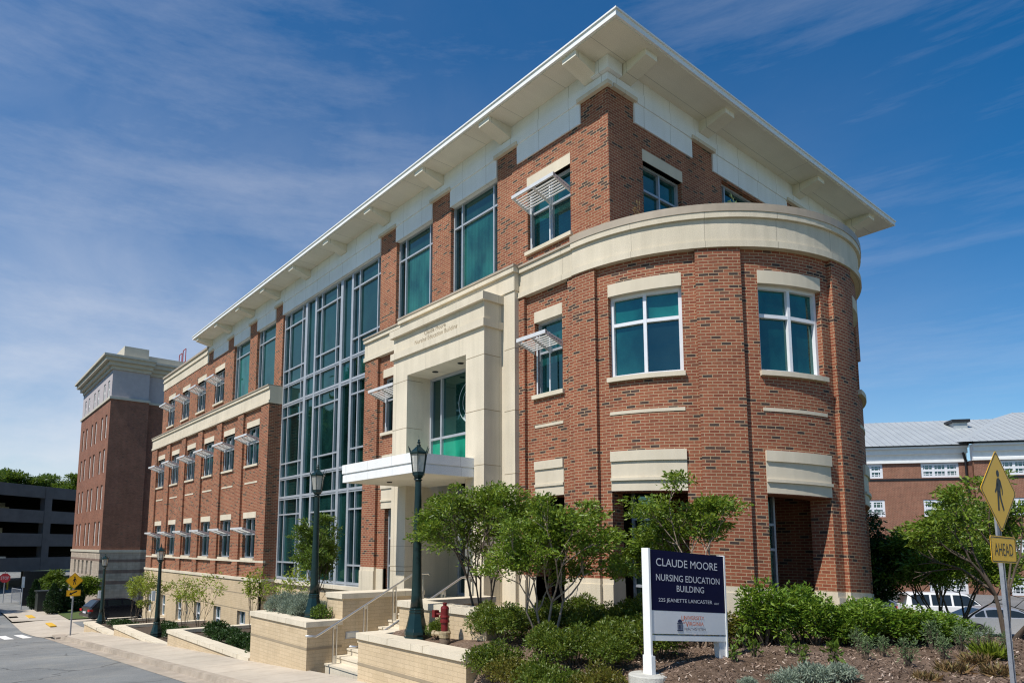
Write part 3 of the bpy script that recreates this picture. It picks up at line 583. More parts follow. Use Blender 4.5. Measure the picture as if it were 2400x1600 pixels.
# portico
ST.mbox(F(10.6), -17.22, -16.45, -2.6, 4.98, 0, 0.6); ST.mbox(F(10.6), -13.65, -12.9, -2.6, 4.98, 0, 0.6)
ST.mbox(F(10.6), -17.22, -12.9, 4.98, 5.56, 0, 0.6); ST.mbox(F(10.6), -17.30, -12.84, 5.56, 5.76, -0.075, 0.6)
ST.mbox(F(10.6), -17.22, -12.9, 5.76, 6.24, 0.0, 0.6); ST.mbox(F(10.6), -17.32, -12.82, 6.24, 6.45, -0.11, 0.6)
for z in (4.84, 3.42, 2.02, -0.58, -0.71):
    GR.mbox(F(10.6), -17.224, -16.446, z - 0.008, z + 0.008, -0.003, 0.55); GR.mbox(F(10.6), -13.654, -12.896, z - 0.008, z + 0.008, -0.003, 0.55)
for z in (5.0, 3.4, 1.8): GR.mbox(front, -12.80, -12.407, z - 0.007, z + 0.007, -0.1435, 0.1)
# recess behind the portico
VE = MB()
VE.box(-17.0, -16.45, 11.2, 12.6, -1.5, 5.2); VE.box(-13.65, -13.2, 11.2, 12.6, -1.5, 5.2); VE.box(-16.45, -13.65, 10.7, 12.6, 4.985, 5.05)
for x in (-15.6, -14.4):                             # ceiling can lights
    DI.lathe([(0.09, 4.968), (0.09, 4.99)], 12, (x, 11.0, 0))
window(F(11.42), -16.45, -13.65, 2.1, 4.975, 0, (-15.88,), (3.13,), mats=[['glass_green', 'glass_green'], ['glass_dark', 'glass_curtain']], fw=0.07)
# entrance doors deep in the recess
d_ = window(F(12.5), -16.45, -13.65, -1.45, 1.7, 0, (-15.55, -14.55), (0.75,), 'glass_dark', fw=0.08)
d_.name = 'door'
h = MB()
for x in (-15.45, -14.66): h.tube([(x, 12.42, -0.75), (x, 12.42, 0.1)], 0.02, 6)
h.build('handle', 'steel', d_)
wall_o = W.build('wall', 'red_brick', bld)
bs = CB.build('base_wall', 'cream_brick', bld); gr = GR.build('joint', 'engraved', bld)
ST.build('stone_trim', 'cast_stone', bld); PS.build('lintel', 'plain_stone', bld); CP.build('coping', 'coping_metal', bld); FZ.build('frieze', 'white_panel', bld)
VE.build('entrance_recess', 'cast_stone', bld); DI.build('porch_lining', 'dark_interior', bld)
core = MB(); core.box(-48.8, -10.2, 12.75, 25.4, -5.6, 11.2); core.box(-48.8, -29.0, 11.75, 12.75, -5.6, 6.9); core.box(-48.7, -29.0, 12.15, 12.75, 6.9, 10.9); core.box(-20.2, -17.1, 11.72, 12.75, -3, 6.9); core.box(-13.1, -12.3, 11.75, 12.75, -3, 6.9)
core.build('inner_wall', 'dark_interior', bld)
# engraved name over the entrance
for s, x, z, sz in (('Claude Moore', -15.08, 6.035, 0.18), ('Nursing Education Building', -15.06, 5.86, 0.19)):
    text_mesh('lettering', s, sz, (x, 10.597, z), (1, 0, 0), (0, 0, 1), (0, -1, 0), 'engraved', bld, 0.96, 0.002, space=1.03)
# frosted seal on the entrance glass
sl = MB(); n = 40; sc = (-14.50, 11.488, 4.02)
def ringpoly(r0, r1, a0, a1, k):
    for i in range(k):
        a, b = a0 + (a1 - a0) * i / k, a0 + (a1 - a0) * (i + 1) / k
        sl.poly([(sc[0] + r * math.sin(t), sc[1], sc[2] - r * math.cos(t)) for r, t in ((r0, a), (r1, a), (r1, b), (r0, b))])
ringpoly(0.60, 0.62, 0, 2 * PI, 48); ringpoly(0.43, 0.60, -0.75, 0.75, 20); ringpoly(0.415, 0.43, 0, 2 * PI, 40)
for k in range(9): sl.poly([(sc[0] - 0.22 + k * 0.05, sc[1], sc[2] - 0.12), (sc[0] - 0.20 + k * 0.05, sc[1], sc[2] - 0.12), (sc[0] - 0.20 + k * 0.05, sc[1], sc[2] + 0.14), (sc[0] - 0.22 + k * 0.05, sc[1], sc[2] + 0.14)])
sl.poly([(sc[0] - 0.26, sc[1], sc[2] + 0.15), (sc[0] + 0.26, sc[1], sc[2] + 0.15), (sc[0], sc[1], sc[2] + 0.28)])
seal = sl.build('seal', 'seal_frost', bld)
for k, ch in enumerate('NURSING'):
    t = (k - 3) * 0.21
    text_mesh('seal_letter', ch, 0.15, (sc[0] + 0.515 * math.sin(t), sc[1] - 0.006, sc[2] - 0.515 * math.cos(t)), (math.cos(t), 0, math.sin(t)), (-math.sin(t), 0, math.cos(t)), (0, -1, 0), 'navy_ink', seal, 0.9, 0.001)
# canopy
cn = MB()
cn.box(-16.86, -13.29, 8.78, 10.6, 1.97, 2.21); cn.box(-16.83, -13.32, 8.82, 10.6, 1.93, 1.97); cn.box(-16.85, -13.30, 8.80, 10.6, 1.73, 1.93)
can = cn.build('canopy', 'canopy_panel', bld)
cs = MB(); cs.box(-16.79, -13.36, 8.86, 11.4, 1.722, 1.74); cs.build('canopy_soffit', 'soffit_panel', can)
cl = MB()
for x in (-15.7, -14.4): cl.lathe([(0.07, 1.70), (0.07, 1.73)], 12, (x, 9.6, 0))
cl.build('downlight', 'dark_interior', can)
# curtain wall
cw = MB(); cg = MB(); cmat = ['glass_curtain', 'glass_teal', 'glass_dark']
fr = F(YC - 0.06)
full = [(-1.44, -1.30), (1.97, 2.13), (2.84, 2.98), (6.10, 6.27), (7.00, 7.14), (10.34, 10.44)]
part_z = [(-0.72, -0.66), (1.31, 1.37), (3.54, 3.60), (5.60, 5.66), (7.72, 7.78), (9.70, 9.76)]
bays_cw = [(-28.70, -26.62, [-28.19, -26.92]), (-26.40, -25.68, []), (-25.53, -23.40, [-25.06, -23.73]), (-23.20, -22.52, []), (-22.37, -20.24, [-21.90, -20.55])]
for x0, x1 in ((-28.80, -28.70), (-26.62, -26.40), (-25.68, -25.53), (-23.40, -23.20), (-22.52, -22.37), (-20.24, -20.18)): cw.mbox(fr, x0, x1, -1.44, 10.44, -0.03, 0.14)
for b in bays_cw:
    for z0, z1 in full:
        cw.mbox(fr, b[0], b[1], z0, z1, -0.025, 0.12)
        if z1 - z0 > 0.13: cw.mbox(fr, b[0], b[1], (z0 + z1) / 2 - 0.012, (z0 + z1) / 2 + 0.012, -0.045, 0)
    for u in b[2]: cw.mbox(fr, u - 0.03, u + 0.03, -1.30, 10.34, -0.02, 0.12)
    xs = [b[0], *b[2], b[1]]
    if b[2]:
        for z0, z1 in part_z:
            for i in range(len(xs) - 1): cw.mbox(fr, xs[i] + (0.03 if i else 0), xs[i + 1] - (0.03 if i < len(xs) - 2 else 0), z0, z1, -0.018, 0.12)
    zl = sorted([z for f in full for z in f] + ([z for f in part_z for z in f] if b[2] else []))
    zl = [zl[k] for k in range(1, len(zl) - 1)]
    for i in range(len(xs) - 1):
        for k in range(0, len(zl) - 1, 2):
            cg.cur = 2 if xs[i + 1] - xs[i] < 0.6 and b[2] else (1 if (k % 3 == 0 and not b[2] and zl[k] > 5) else 0)
            a, b2, e, f = xs[i], xs[i + 1], zl[k], zl[k + 1]
            cg.poly([(a, YC, e), (b2, YC, e), (b2, YC, f), (a, YC, f)], [(a, e), (b2, e), (b2, f), (a, f)])
cwo = cw.build('curtain_wall', 'aluminium', bld); cg.build('pane', cmat, cwo)
# roof: flat eaves, fascia, brackets
rf = MB(); rf.box(-39.5, -8.72, 10.9, 26.56, 11.635, 11.77); rf.box(-39.53, -8.69, 10.87, 26.59, 11.77, 11.81)
rf.poly([(-39.4, 11.0, 11.812), (-8.8, 11.0, 11.812), (-14, 18, 12.3), (-34, 18, 12.3)]); rf.poly([(-8.8, 11.0, 11.812), (-8.8, 26.5, 11.812), (-14, 18, 12.3)]); rf.poly([(-39.4, 26.5, 11.812), (-39.4, 11, 11.812), (-34, 18, 12.3)]); rf.poly([(-8.8, 26.5, 11.812), (-39.4, 26.5, 11.812), (-34, 18, 12.3), (-14, 18, 12.3)])
roof = rf.build('roof', 'white_paint', bld)
so = MB(); so.box(-39.44, -8.78, 10.96, 26.5, 11.615, 11.636); so.build('soffit', 'soffit_panel', roof)
def bracket(mp, c, w=0.44):
    b = MB(); P = [(0.0, 11.28), (-0.86, 11.475), (-0.86, 11.63), (0.0, 11.63)]
    A = [mp(c - w / 2, z, d) for d, z in P]; B = [mp(c + w / 2, z, d) for d, z in P]
    b.poly(A); b.poly(B[::-1])
    for i in range(4): b.poly([A[i], B[i], B[(i + 1) % 4], A[(i + 1) % 4]])
    b.build('bracket', 'soffit_panel', roof)
for k in range(10): bracket(third, -10.22 - 3.19 * k)
for y in (12.45, 15.85, 21.15, 25.0): bracket(side, y)
cpz = MB(); cpz.box(X3 - 0.35, X3 + 0.18, Y3 - 0.18, Y3 + 0.35, 11.28, 11.615); cpz.build('corner_block', 'white_panel', roof)
# red access ladder hoops on the roof of the tall residence
l = MB()
for x in (-77.0, -76.0, -75.6, -74.6): l.tube([(x, 20.0, 17.0), (x, 20.0, 20.7 if x < -75.8 else 20.9)], 0.045, 6)
for x0, x1, z in ((-77.0, -76.0, 20.7), (-75.6, -74.6, 20.9), (-77.0, -74.6, 19.5)): l.tube([(x0, 20.0, z), (x1, 20.0, z)], 0.045, 6)
tag(l.build('roof_ladder', 'red_metal'), 'red metal ladder hoops standing on the roof behind the parapet', 'ladder')

# ================================================================== setting: street, pavement, beds, lot
def lerp(a, b, t): return a + (b - a) * t
def sm(a, b, x):
    t = min(1, max(0, (x - a) / (b - a))); return t * t * (3 - 2 * t)
def zs(x):                                          # pavement level along the street
    if x > 8: return -2.95 + 0.061 * 23.37
    if x > -42: return -2.95 + 0.061 * (x + 15.37)
    return lerp(-2.95 - 0.061 * 26.63, -5.2, min(1, (-42 - x) / 9.0) ** 0.8)
def sheet(name, xs, ys, zf, mat):
    v = [(x, y, zf(x, y)) for y in ys for x in xs]; n = len(xs); f = []
    for j in range(len(ys) - 1):
        for i in range(n - 1): a = j * n + i; f.append((a, a + 1, a + n + 1, a + n))
    b = MB(); b.v = v; b.f = f; b.uv = [None] * len(f); b.mi = [0] * len(f)
    return struct(b.build(name, mat, smooth=True))
def rng(a, b, s):
    n = max(1, int(round((b - a) / s))); return [a + (b - a) * i / n for i in range(n + 1)]
g = MB(); g.poly([(-2500, -2500, -6.6), (2500, -2500, -6.6), (2500, 2500, -6.6), (-2500, 2500, -6.6)]); struct(g.build('ground', 'grass'))
sheet('road', rng(-170, 45, 1.5), rng(-7, 5.02, 1.5), lambda x, y: zs(x) - 0.15 - 0.012 * (5 - y) ** 1.0 * 0.3, 'asphalt')
sheet('gutter', rng(-41, 45, 1.0), [5.0, 5.24, 5.47], lambda x, y: zs(x) - 0.143, 'curb_concrete')
cu = MB(); xs = rng(-40.2, 45, 1.0)
for k, (a, b) in enumerate(zip(xs[:-1], xs[1:])):
    za, zb = zs(a), zs(b)
    if a < -38.6: za -= 0.13 * sm(-38.6, -40.2, a); zb -= 0.13 * sm(-38.6, -40.2, b)
    cu.poly([(a, 5.44, za - 0.16), (b, 5.44, zb - 0.16), (b, 5.465, zb + 0.0), (a, 5.465, za + 0.0)]); cu.poly([(a, 5.465, za), (b, 5.465, zb), (b, 5.64, zb + 0.005), (a, 5.64, za + 0.005)])
struct(cu.build('kerb', 'curb_concrete'))
sheet('pavement', rng(-41.5, 45, 0.9), [5.63, 6.4, 7.3], lambda x, y: zs(x) + 0.002 + 0.01 * (y - 5.6) - (0.12 * sm(-38.6, -40.4, x) * sm(7.2, 5.9, y)), 'concrete')
jt = MB()
for x in rng(-38, 10, 1.52): jt.poly([(x - 0.006, 5.66, zs(x) + 0.008), (x + 0.006, 5.66, zs(x) + 0.008), (x + 0.006, 7.2, zs(x) + 0.022), (x - 0.006, 7.2, zs(x) + 0.022)])
struct(jt.build('pavement_joint', 'curb_concrete'))
sheet('far_pavement', rng(-66.5, -57, 1.9), [5.0, 6.2, 7.5, 9.6], lambda x, y: zs(x) - 0.02 + 0.0 * y, 'concrete')
sheet('side_road', rng(-170, -66.4, 4), [4.9, 6.0, 7.3], lambda x, y: zs(x) - 0.14, 'asphalt')
sheet('driveway', rng(-57.2, -41.4, 1.0), [5.0, 5.6, 6.4, 7.4, 9.0, 12, 20, 45], lambda x, y: zs(x) - 0.13 + 0.10 * sm(5.0, 7.0, y), 'concrete')
sheet('driveway_asphalt', rng(-54.5, -44.0, 1.0), [8.2, 9.5, 12, 20, 45], lambda x, y: zs(x) - 0.015, 'asphalt')
sheet('lawn', rng(-66.2, -56.0, 2), [8.2, 9.3, 10.5, 14], lambda x, y: -5.16, 'grass')
sheet('yard', rng(-170, -40, 10), [7.2, 12, 20, 60, 140], lambda x, y: -5.32, 'asphalt')
sheet('opposite_pavement', rng(-170, 45, 3), [-9.2, -7.0], lambda x, y: zs(x) - 0.03, 'concrete')
sheet('opposite_lawn', rng(-170, 60, 6), [-60, -30, -9.2], lambda x, y: zs(x) - 0.05, 'grass')
for x, y, lab in ((-39.75, 5.22, 'dark storm drain inlet in the kerb beside the far pedestrian sign'), (-60.5, 5.02, 'dark storm drain inlet in the far kerb beyond the crosswalk')):
    q = MB(); q.box(x - 0.7, x + 0.5, y - 0.02, y + 0.45, zs(x) - 0.3, zs(x) - 0.115); t_ = thing('storm_drain', (x, y, zs(x)), lab, 'storm drain'); q.build('inlet', 'dark_interior', t_); q = MB(); q.box(x - 0.75, x + 0.55, y + 0.05, y + 0.6, zs(x) - 0.115, zs(x) - 0.02); q.build('lid', 'curb_concrete', t_)
# crosswalk bars
cb = MB()
for k in range(11):
    y = 4.75 - 0.80 * k
    cb.poly([(x, yy, zs(x) - 0.146 - 0.0036 * (5 - yy) + 0.002) for x, yy in ((-43.4, y), (-43.4, y - 0.42))] + [(x, yy, zs(x) - 0.146 - 0.0036 * (5 - yy) + 0.006) for x, yy in ((-46.0, y - 0.42), (-46.0, y))])
    cb.poly([(x, yy, zs(x) - 0.146 - 0.0036 * (5 - yy) + 0.006) for x, yy in ((-46.0, y), (-46.0, y - 0.42), (-48.2, y - 0.42), (-48.2, y))])
struct(cb.build('crosswalk_marking', 'crossing_paint'))
tp = MB()
tp.box(-54.2, -51.9, 6.6, 6.95, -5.15, zs(-53) - 0.005); tp.box(-61.3, -58.9, 6.15, 6.55, -5.24, -5.185)
struct(tp.build('tactile_marking', 'yellow_paint'))

# beds inside the retaining walls
def soil(name, x0, x1, y0, y1, z):
    rnd = random.Random(name); sheet('planting_soil', rng(x0, x1, 0.6), rng(y0, y1, 0.6), lambda x, y: z + rnd.uniform(-0.03, 0.03), 'soil')
soil('a', -18.6, -16.1, 7.5, 12.0, -1.93); soil('b', -26.9, -18.6, 7.5, 12.0, -3.22); soil('c', -36.0, -26.9, 7.5, 11.5, -3.88); soil('d', -43.6, -36.0, 7.5, 11.5, -4.36); soil('e', -12.5, -9.0, 7.4, 8.4, -1.92)
def bedz(x, y):
    b = -1.76 + 0.05 * min(max(y - 8, 0), 5) + 0.05 * math.sin(x * 1.7 + y) * math.sin(y * 1.3) + 0.10 * math.exp(-((x + 5.0) ** 2 + (y - 9.4) ** 2) / 2.0)
    b = lerp(b, -1.62, sm(11.5, 14, y) * sm(-7, -4, x))
    return lerp(zs(x) - 0.05, b, sm(6.9, 7.9, y)) - 2.6 * sm(15.2, 24, y)
rb = random.Random(5)
sheet('mulch_bed', rng(-12.4, -9.18, 0.3), rng(7.5, 11.4, 0.3), lambda x, y: max(bedz(x, y), -1.95), 'mulch')
bed = sheet('mulch_bed', rng(-9.18, 14, 0.22), rng(7.0, 15.6, 0.22), lambda x, y: bedz(x, y) + rb.uniform(-0.022, 0.022), 'mulch')
sheet('slope', rng(-20, 60, 4), [15.5, 17, 20, 24, 26], lambda x, y: -1.75 - 2.5 * sm(15.2, 24, y), 'grass')
sheet('parking_lot', rng(-40, 90, 10), [24, 36, 41, 75], lambda x, y: -4.22, 'lot_asphalt')
sheet('lot_walkway', rng(-9, 40, 5), [37.6, 40.0], lambda x, y: -4.20, 'concrete')

def chips():
    rs = np.random.RandomState(12); n = 26000; x = rs.uniform(-9.1, 3.0, n); y = 7.3 + 8.0 * rs.uniform(0, 1, n) ** 1.15
    dd = -0.777 * x + 0.629 * y; k = dd > 6.5; x, y = x[k], y[k]; n = len(x); z = np.array([bedz(a, b) for a, b in zip(x, y)]) + rs.uniform(0.0, 0.03, n)
    a = rs.uniform(0, 2 * PI, n); L = rs.uniform(0.015, 0.055, n); w = rs.uniform(0.003, 0.008, n); t = rs.uniform(-0.012, 0.02, n)
    ca, sa = np.cos(a), np.sin(a); v = np.empty((n, 4, 3))
    for q, (sl, sw) in enumerate(((-1, -1), (1, -1), (1, 1), (-1, 1))):
        v[:, q, 0] = x + ca * L * sl / 2 - sa * w * sw; v[:, q, 1] = y + sa * L * sl / 2 + ca * w * sw; v[:, q, 2] = z + t * sl + 0.004 * sw
    me = bpy.data.meshes.new('mulch_chips'); me.vertices.add(n * 4); me.vertices.foreach_set('co', v.ravel()); me.loops.add(n * 4); me.loops.foreach_set('vertex_index', np.arange(n * 4)); me.polygons.add(n); me.polygons.foreach_set('loop_start', np.arange(n) * 4); me.polygons.foreach_set('loop_total', np.full(n, 4)); me.update(); me.validate()
    m, nn, l, b = newmat('wood_chip', (0.3, 0.2, 0.15), 0.9); g = nn.new('ShaderNodeNewGeometry'); rr = ramp(nn, [(0.0, (0.06, 0.035, 0.024)), (0.55, (0.17, 0.112, 0.078)), (0.85, (0.28, 0.20, 0.15)), (1.0, (0.46, 0.37, 0.30))]); l.new(g.outputs['Random Per Island'], rr.inputs[0]); l.new(rr.outputs[0], b.inputs['Base Color'])
    me.materials.append(m); o = bpy.data.objects.new('mulch_chips', me); C.objects.link(o); o['kind'] = 'stuff'; tag(o, 'loose pale and brown wood chips strewn over the mulch bed', 'mulch')
chips()
# retaining walls of cream brick with pale copings
def planter_wall(x0, x1, ztop, label, ret=None, right_ret=None, zb=-6.0):
    t = thing('retaining_wall', ((x0 + x1) / 2, 7.35, zs((x0 + x1) / 2)), label, 'wall', 'cream brick retaining walls along the pavement')
    w = MB(); c = MB(); q = MB()
    w.box(x0, x1, 7.2, 7.55, zb, ztop - 0.125); c.box(x0 - 0.03, x1 + 0.03, 7.155, 7.60, ztop - 0.125, ztop)
    q.mbox(F(7.2), x0 - 0.004, x1 + 0.004, ztop - 0.66, ztop - 0.60, -0.006, 0.1)
    for k in range(1, int((x1 - x0) / 1.22) + 1):
        x = x0 + k * 1.22; q.box(x - 0.004, x + 0.004, 7.151, 7.3, ztop - 0.12, ztop + 0.002)
    if ret: w.box(x0, x0 + 0.35, 7.55, ret, zb, ztop - 0.1255); c.box(x0 - 0.03, x0 + 0.40, 7.60, ret, ztop - 0.1255, ztop - 0.0005)
    if right_ret: w.box(x1 - 0.35, x1, 7.55, right_ret, zb, ztop - 0.1255); c.box(x1 - 0.40, x1 + 0.03, 7.60, right_ret, ztop - 0.1255, ztop - 0.0005); q.mbox(S(x1), 7.21, right_ret, ztop - 0.66, ztop - 0.60, -0.006, 0.1)
    w.build('wall', 'cream_brick', t); c.build('coping', 'cast_stone', t, bevel=0.008); q.build('joint', 'engraved', t)
    return t
planter_wall(-18.95, -15.37, -1.80, 'cream brick retaining wall left of the stairs, carrying silvery shrubs and a lamp', ret=12.0, right_ret=8.12)
planter_wall(-27.15, -18.98, -3.08, 'longest low cream brick retaining wall, directly left of the one with silvery shrubs', ret=11.3)
planter_wall(-36.25, -27.18, -3.74, 'low cream brick retaining wall with a green lamp post standing behind its middle', ret=11.3)
planter_wall(-43.85, -36.28, -4.22, 'farthest low cream brick retaining wall, ending at the driveway by the black car', ret=11.3)
planter_wall(-12.90, -9.22, -1.80, 'cream brick retaining wall right of the stairs, in front of the red standpipe', ret=8.12)
def stair_wall(x0, x1, side_x0, side_x1, label, lite=False):
    t = thing('stair_wall', ((x0 + x1) / 2, 8.4, -2.5), label, 'wall', 'upper walls flanking the entrance stairs')
    w = MB(); c = MB()
    w.box(x0, x1, 8.12, 8.5, -3.4, -1.30); w.box(side_x0, side_x1, 8.5, 10.55, -3.4, -1.3005)
    c.box(x0 - 0.03, x1 + 0.03, 8.08, 8.54, -1.30, -1.17); c.box(side_x0 - 0.03, side_x1 + 0.03, 8.54, 10.55, -1.3005, -1.1705)
    w.build('wall', 'cream_brick', t); c.build('coping', 'cast_stone', t, bevel=0.008)
    if lite:
        q = MB(); q.box(side_x1 - 0.05, side_x1 + 0.012, 8.22, 8.58, -2.27, -2.10); s = q.build('step_light', 'galvanised', t)
        q = MB(); q.box(side_x1, side_x1 + 0.016, 8.26, 8.54, -2.24, -2.13); q.build('lens', 'lamp_glass', s)
stair_wall(-16.2, -15.37, -16.2, -15.37, 'square cream brick wall with a small step light, left of the stairs', True)
stair_wall(-12.77, -9.8, -12.77, -12.4, 'cream brick wall with pale coping behind the red standpipe')
stw = MB()
for k in range(10):
    y = 7.69 + 0.292 * k; z = -2.95 + 0.152 * (k + 1); stw.box(-15.365, -12.78, y, 11.0, z - 0.152 if k else -3.3, z)
    stw.box(-15.366, -12.779, y - 0.022, y + 0.05, z - 0.045, z + 0.0015)
stw.box(-17.8, -12.3, 10.62, 12.7, -1.9, -1.45)
tag(stw.build('front_stairs', 'cast_stone'), 'pale stone steps rising from the pavement to the main entrance', 'stairs')
def handrail(x, label, ext=True):
    t = thing('handrail', (x, 8.5, -2.2), label, 'handrail', 'steel handrails of the entrance stairs')
    r = MB(); r.tube([(x, 7.05, -2.09), (x, 7.30, -2.12), (x, 7.42, -2.07), (x, 10.0, -0.74), (x, 10.5, -0.72), (x, 10.55, -0.76)], 0.026, 8); r.build('rail', 'steel', t, smooth=True)
    for y, z0 in ((7.80, -2.8), (8.62, -2.34), (9.46, -1.90), (10.3, -1.45)):
        zr = -2.07 + (y - 7.42) * 0.5155 if y < 10 else -0.75; p = MB()
        for dy in (-0.045, 0.045): p.box(x - 0.02, x + 0.02, y + dy - 0.011, y + dy + 0.011, z0, zr - 0.01)
        p.box(x - 0.012, x + 0.012, y - 0.035, y + 0.035, z0, z0 + 0.20); p.box(x - 0.012, x + 0.012, y - 0.035, y + 0.035, zr - 0.10, zr - 0.02)
        p.build('post', 'steel', t)
handrail(-15.12, 'steel handrail on the left side of the entrance stairs'); handrail(-13.0, 'steel handrail on the right side of the stairs, mostly behind the lamp')

# street lamps
def make_lamp():
    t = thing('street_lamp', (0, 0, 0), 'x', 'street lamp', 'dark green street lamps along the planters')
    b = MB(); b.lathe([(0.255, 0), (0.255, 0.13), (0.235, 0.14), (0.25, 0.19), (0.245, 0.24), (0.215, 0.30), (0.155, 0.56), (0.15, 0.60), (0.158, 0.605), (0.158, 0.63), (0.145, 0.635), (0.145, 0.655), (0.152, 0.66), (0.152, 0.68), (0.13, 0.70)], 8, ph=PI / 8); b.build('base', 'lamp_green', t, bevel=0.006)
    p = MB(); p.lathe([(0.13, 0.69), (0.108, 0.95), (0.098, 1.3), (0.066, 3.22), (0.066, 3.25), (0.082, 3.255), (0.082, 3.28), (0.05, 3.29), (0.05, 3.31)], 12); p.build('pole', 'lamp_green', t, smooth=True)
    l = MB(); l.lathe([(0.05, 3.29), (0.09, 3.31), (0.105, 3.34), (0.118, 3.36), (0.118, 3.40), (0.128, 3.41), (0.128, 3.425)], 6)
    for k in range(6):
        a = PI / 3 * k; ca, sa = math.cos(a), math.sin(a)
        l.tube([(0.126 * ca, 0.126 * sa, 3.40), (0.178 * ca, 0.178 * sa, 3.80), (0.195 * ca, 0.195 * sa, 3.84), (0.235 * ca, 0.235 * sa, 3.95)], [0.010, 0.011, 0.012, 0.006], 5)
        l.tube([(0.126 * ca, 0.126 * sa, 3.42), (0.13 * ca, 0.13 * sa, 3.36)], [0.012, 0.004], 5)
    lt = l.build('lantern', 'lamp_green', t)
    gq = MB()
    for k in range(6):
        a, c = PI / 3 * k, PI / 3 * (k + 1)
        gq.poly([(r * math.cos(q), r * math.sin(q), z) for r, q, z in ((0.120, a, 3.425), (0.120, c, 3.425), (0.172, c, 3.80), (0.172, a, 3.80))])
    gq.build('glass', 'lantern_glass', lt)
    u = MB(); u.lathe([(0.045, 3.42), (0.045, 3.52), (0.03, 3.53)], 8); bs_ = u.build('lamp_socket', 'galvanised', lt)
    u = MB(); u.lathe([(0.012, 3.53), (0.03, 3.58), (0.026, 3.64), (0.004, 3.72)], 8); u.build('bulb', 'lamp_bulb', lt, smooth=True)
    f = MB(); f.lathe([(0.195, 3.79), (0.20, 3.82), (0.185, 3.845), (0.17, 3.85), (0.05, 3.955), (0.035, 3.97)], 6); f.build('roof', 'lamp_green', lt)
    f = MB(); f.lathe([(0.035, 3.96), (0.05, 3.985), (0.022, 4.0), (0.022, 4.02), (0.04, 4.04), (0.012, 4.065), (0.028, 4.085), (0.008, 4.11), (0.003, 4.19)], 10); f.build('finial', 'lamp_green', lt, smooth=True)
    return t
def lglass():
    m, n, l, b = newmat('lantern_glass', (0.7, 0.68, 0.62), 0.15)
    t = n.new('ShaderNodeBsdfTransparent'); t.inputs[0].default_value = (0.86, 0.86, 0.82, 1); mx = n.new('ShaderNodeMixShader'); mx.inputs[0].default_value = 0.42
    l.new(t.outputs[0], mx.inputs[1]); l.new(b.outputs[0], mx.inputs[2]); l.new(mx.outputs[0], n['Material Output'].inputs['Surface'])
lglass()
lamp = make_lamp()
lamps = [((-11.52, 7.73, -1.92), 1.0, 'nearest dark green street lamp, between the stairs and the red standpipe'),
         ((-16.44, 7.86, -1.90), 0.98, 'dark green street lamp beside the silvery shrubs, left of the stairs'),
         ((-31.55, 7.90, -3.90), 0.962, 'dark green street lamp in the low planter before the yellow-leaved saplings'),
         ((-43.45, 7.95, -4.40), 0.955, 'farthest dark green street lamp, next to the black car')]
for k, (p, sc, lab) in enumerate(lamps):
    o = lamp if k == 0 else copy_tree(lamp)
    o.location = p; o.scale = (sc, sc, sc); o['label'] = lab; o.rotation_euler = (0, 0, 0.35)
for (x, y, z) in ((-31.65, 7.80, -2.35), (-43.52, 7.86, -2.95)):
    n_ = MB(); n_.box(x - 0.06, x + 0.02, y - 0.14, y + 0.0, z, z + 0.42)
    tag(n_.build('paper_notice', 'white_paint'), 'narrow white notice fixed to the ' + ('third' if x > -40 else 'farthest') + ' green lamp post', 'notice')

# red standpipe
hy = thing('fire_standpipe', (-10.55, 7.72, -1.95), 'red standpipe with a brass valve standing behind the retaining wall', 'fire hydrant')
q = MB(); q.lathe([(0.125, -0.1), (0.125, 0.28), (0.10, 0.30)], 14, (-10.55, 7.72, -1.95)); q.build('pipe', 'rust_pipe', hy, True)
q = MB(); q.lathe([(0.10, 0.29), (0.135, 0.31), (0.135, 0.40), (0.145, 0.41), (0.145, 0.46), (0.09, 0.48)], 14, (-10.55, 7.72, -1.95)); q.tube([(-10.55, 7.72, -1.56), (-10.80, 7.62, -1.55)], [0.07, 0.06], 10); q.tube([(-10.79, 7.624, -1.55), (-10.85, 7.60, -1.55)], 0.085, 10); q.build('valve', 'brass', hy)
q = MB(); q.lathe([(0.085, 0.47), (0.085, 0.70), (0.115, 0.71), (0.115, 0.76), (0.10, 0.77), (0.10, 0.83), (0.115, 0.84), (0.115, 0.88), (0.09, 0.90), (0.10, 1.08), (0.085, 1.13), (0.045, 1.15), (0.045, 1.19), (0.055, 1.20), (0.055, 1.23)], 14, (-10.55, 7.72, -1.95)); q.build('indicator_post', 'hydrant_red', hy)
q = MB(); q.tube([(-10.60, 7.70, -1.03), (-10.76, 7.63, -1.03)], 0.028, 8); q.box(-10.85, -10.74, 7.56, 7.69, -1.12, -0.93); q.build('bracket', 'hydrant_red', hy)
hy.scale = (0.80, 0.80, 0.70); hy.location = (-10.55, 7.72, -1.92)

# ================================================================== signs
def text_fit(name, body, cx, cy, w, hcap, org, e, up, nrm, mat, parent, ext=0.002):
    """lettering of total width w and cap height hcap centred at (cx, cy) in the sign's plane"""
    o = text_mesh(name, body, 1.0, (0, 0, 0), (1, 0, 0), (0, 1, 0), (0, 0, 1), mat, parent, 1.0, 0.0)
    co = np.array([v.co[:] for v in o.data.vertices]); lo, hi = co.min(0), co.max(0); cap = hi[1] - min(lo[1], 0) if False else (hi[1] - lo[1])
    org, e, up, nrm = map(Vector, (org, e, up, nrm)); s_x, s_y = w / (hi[0] - lo[0]), hcap / cap; mx_, my_ = (lo[0] + hi[0]) / 2, (lo[1] + hi[1]) / 2
    for v in o.data.vertices:
        a, b = (v.co[0] - mx_) * s_x + cx, (v.co[1] - my_) * s_y + cy; v.co = org + e * a + up * b + nrm * ext
    return o
P0, P1 = Vector((-5.87, 7.80, -0.03)), Vector((-5.64, 9.26, -0.14))
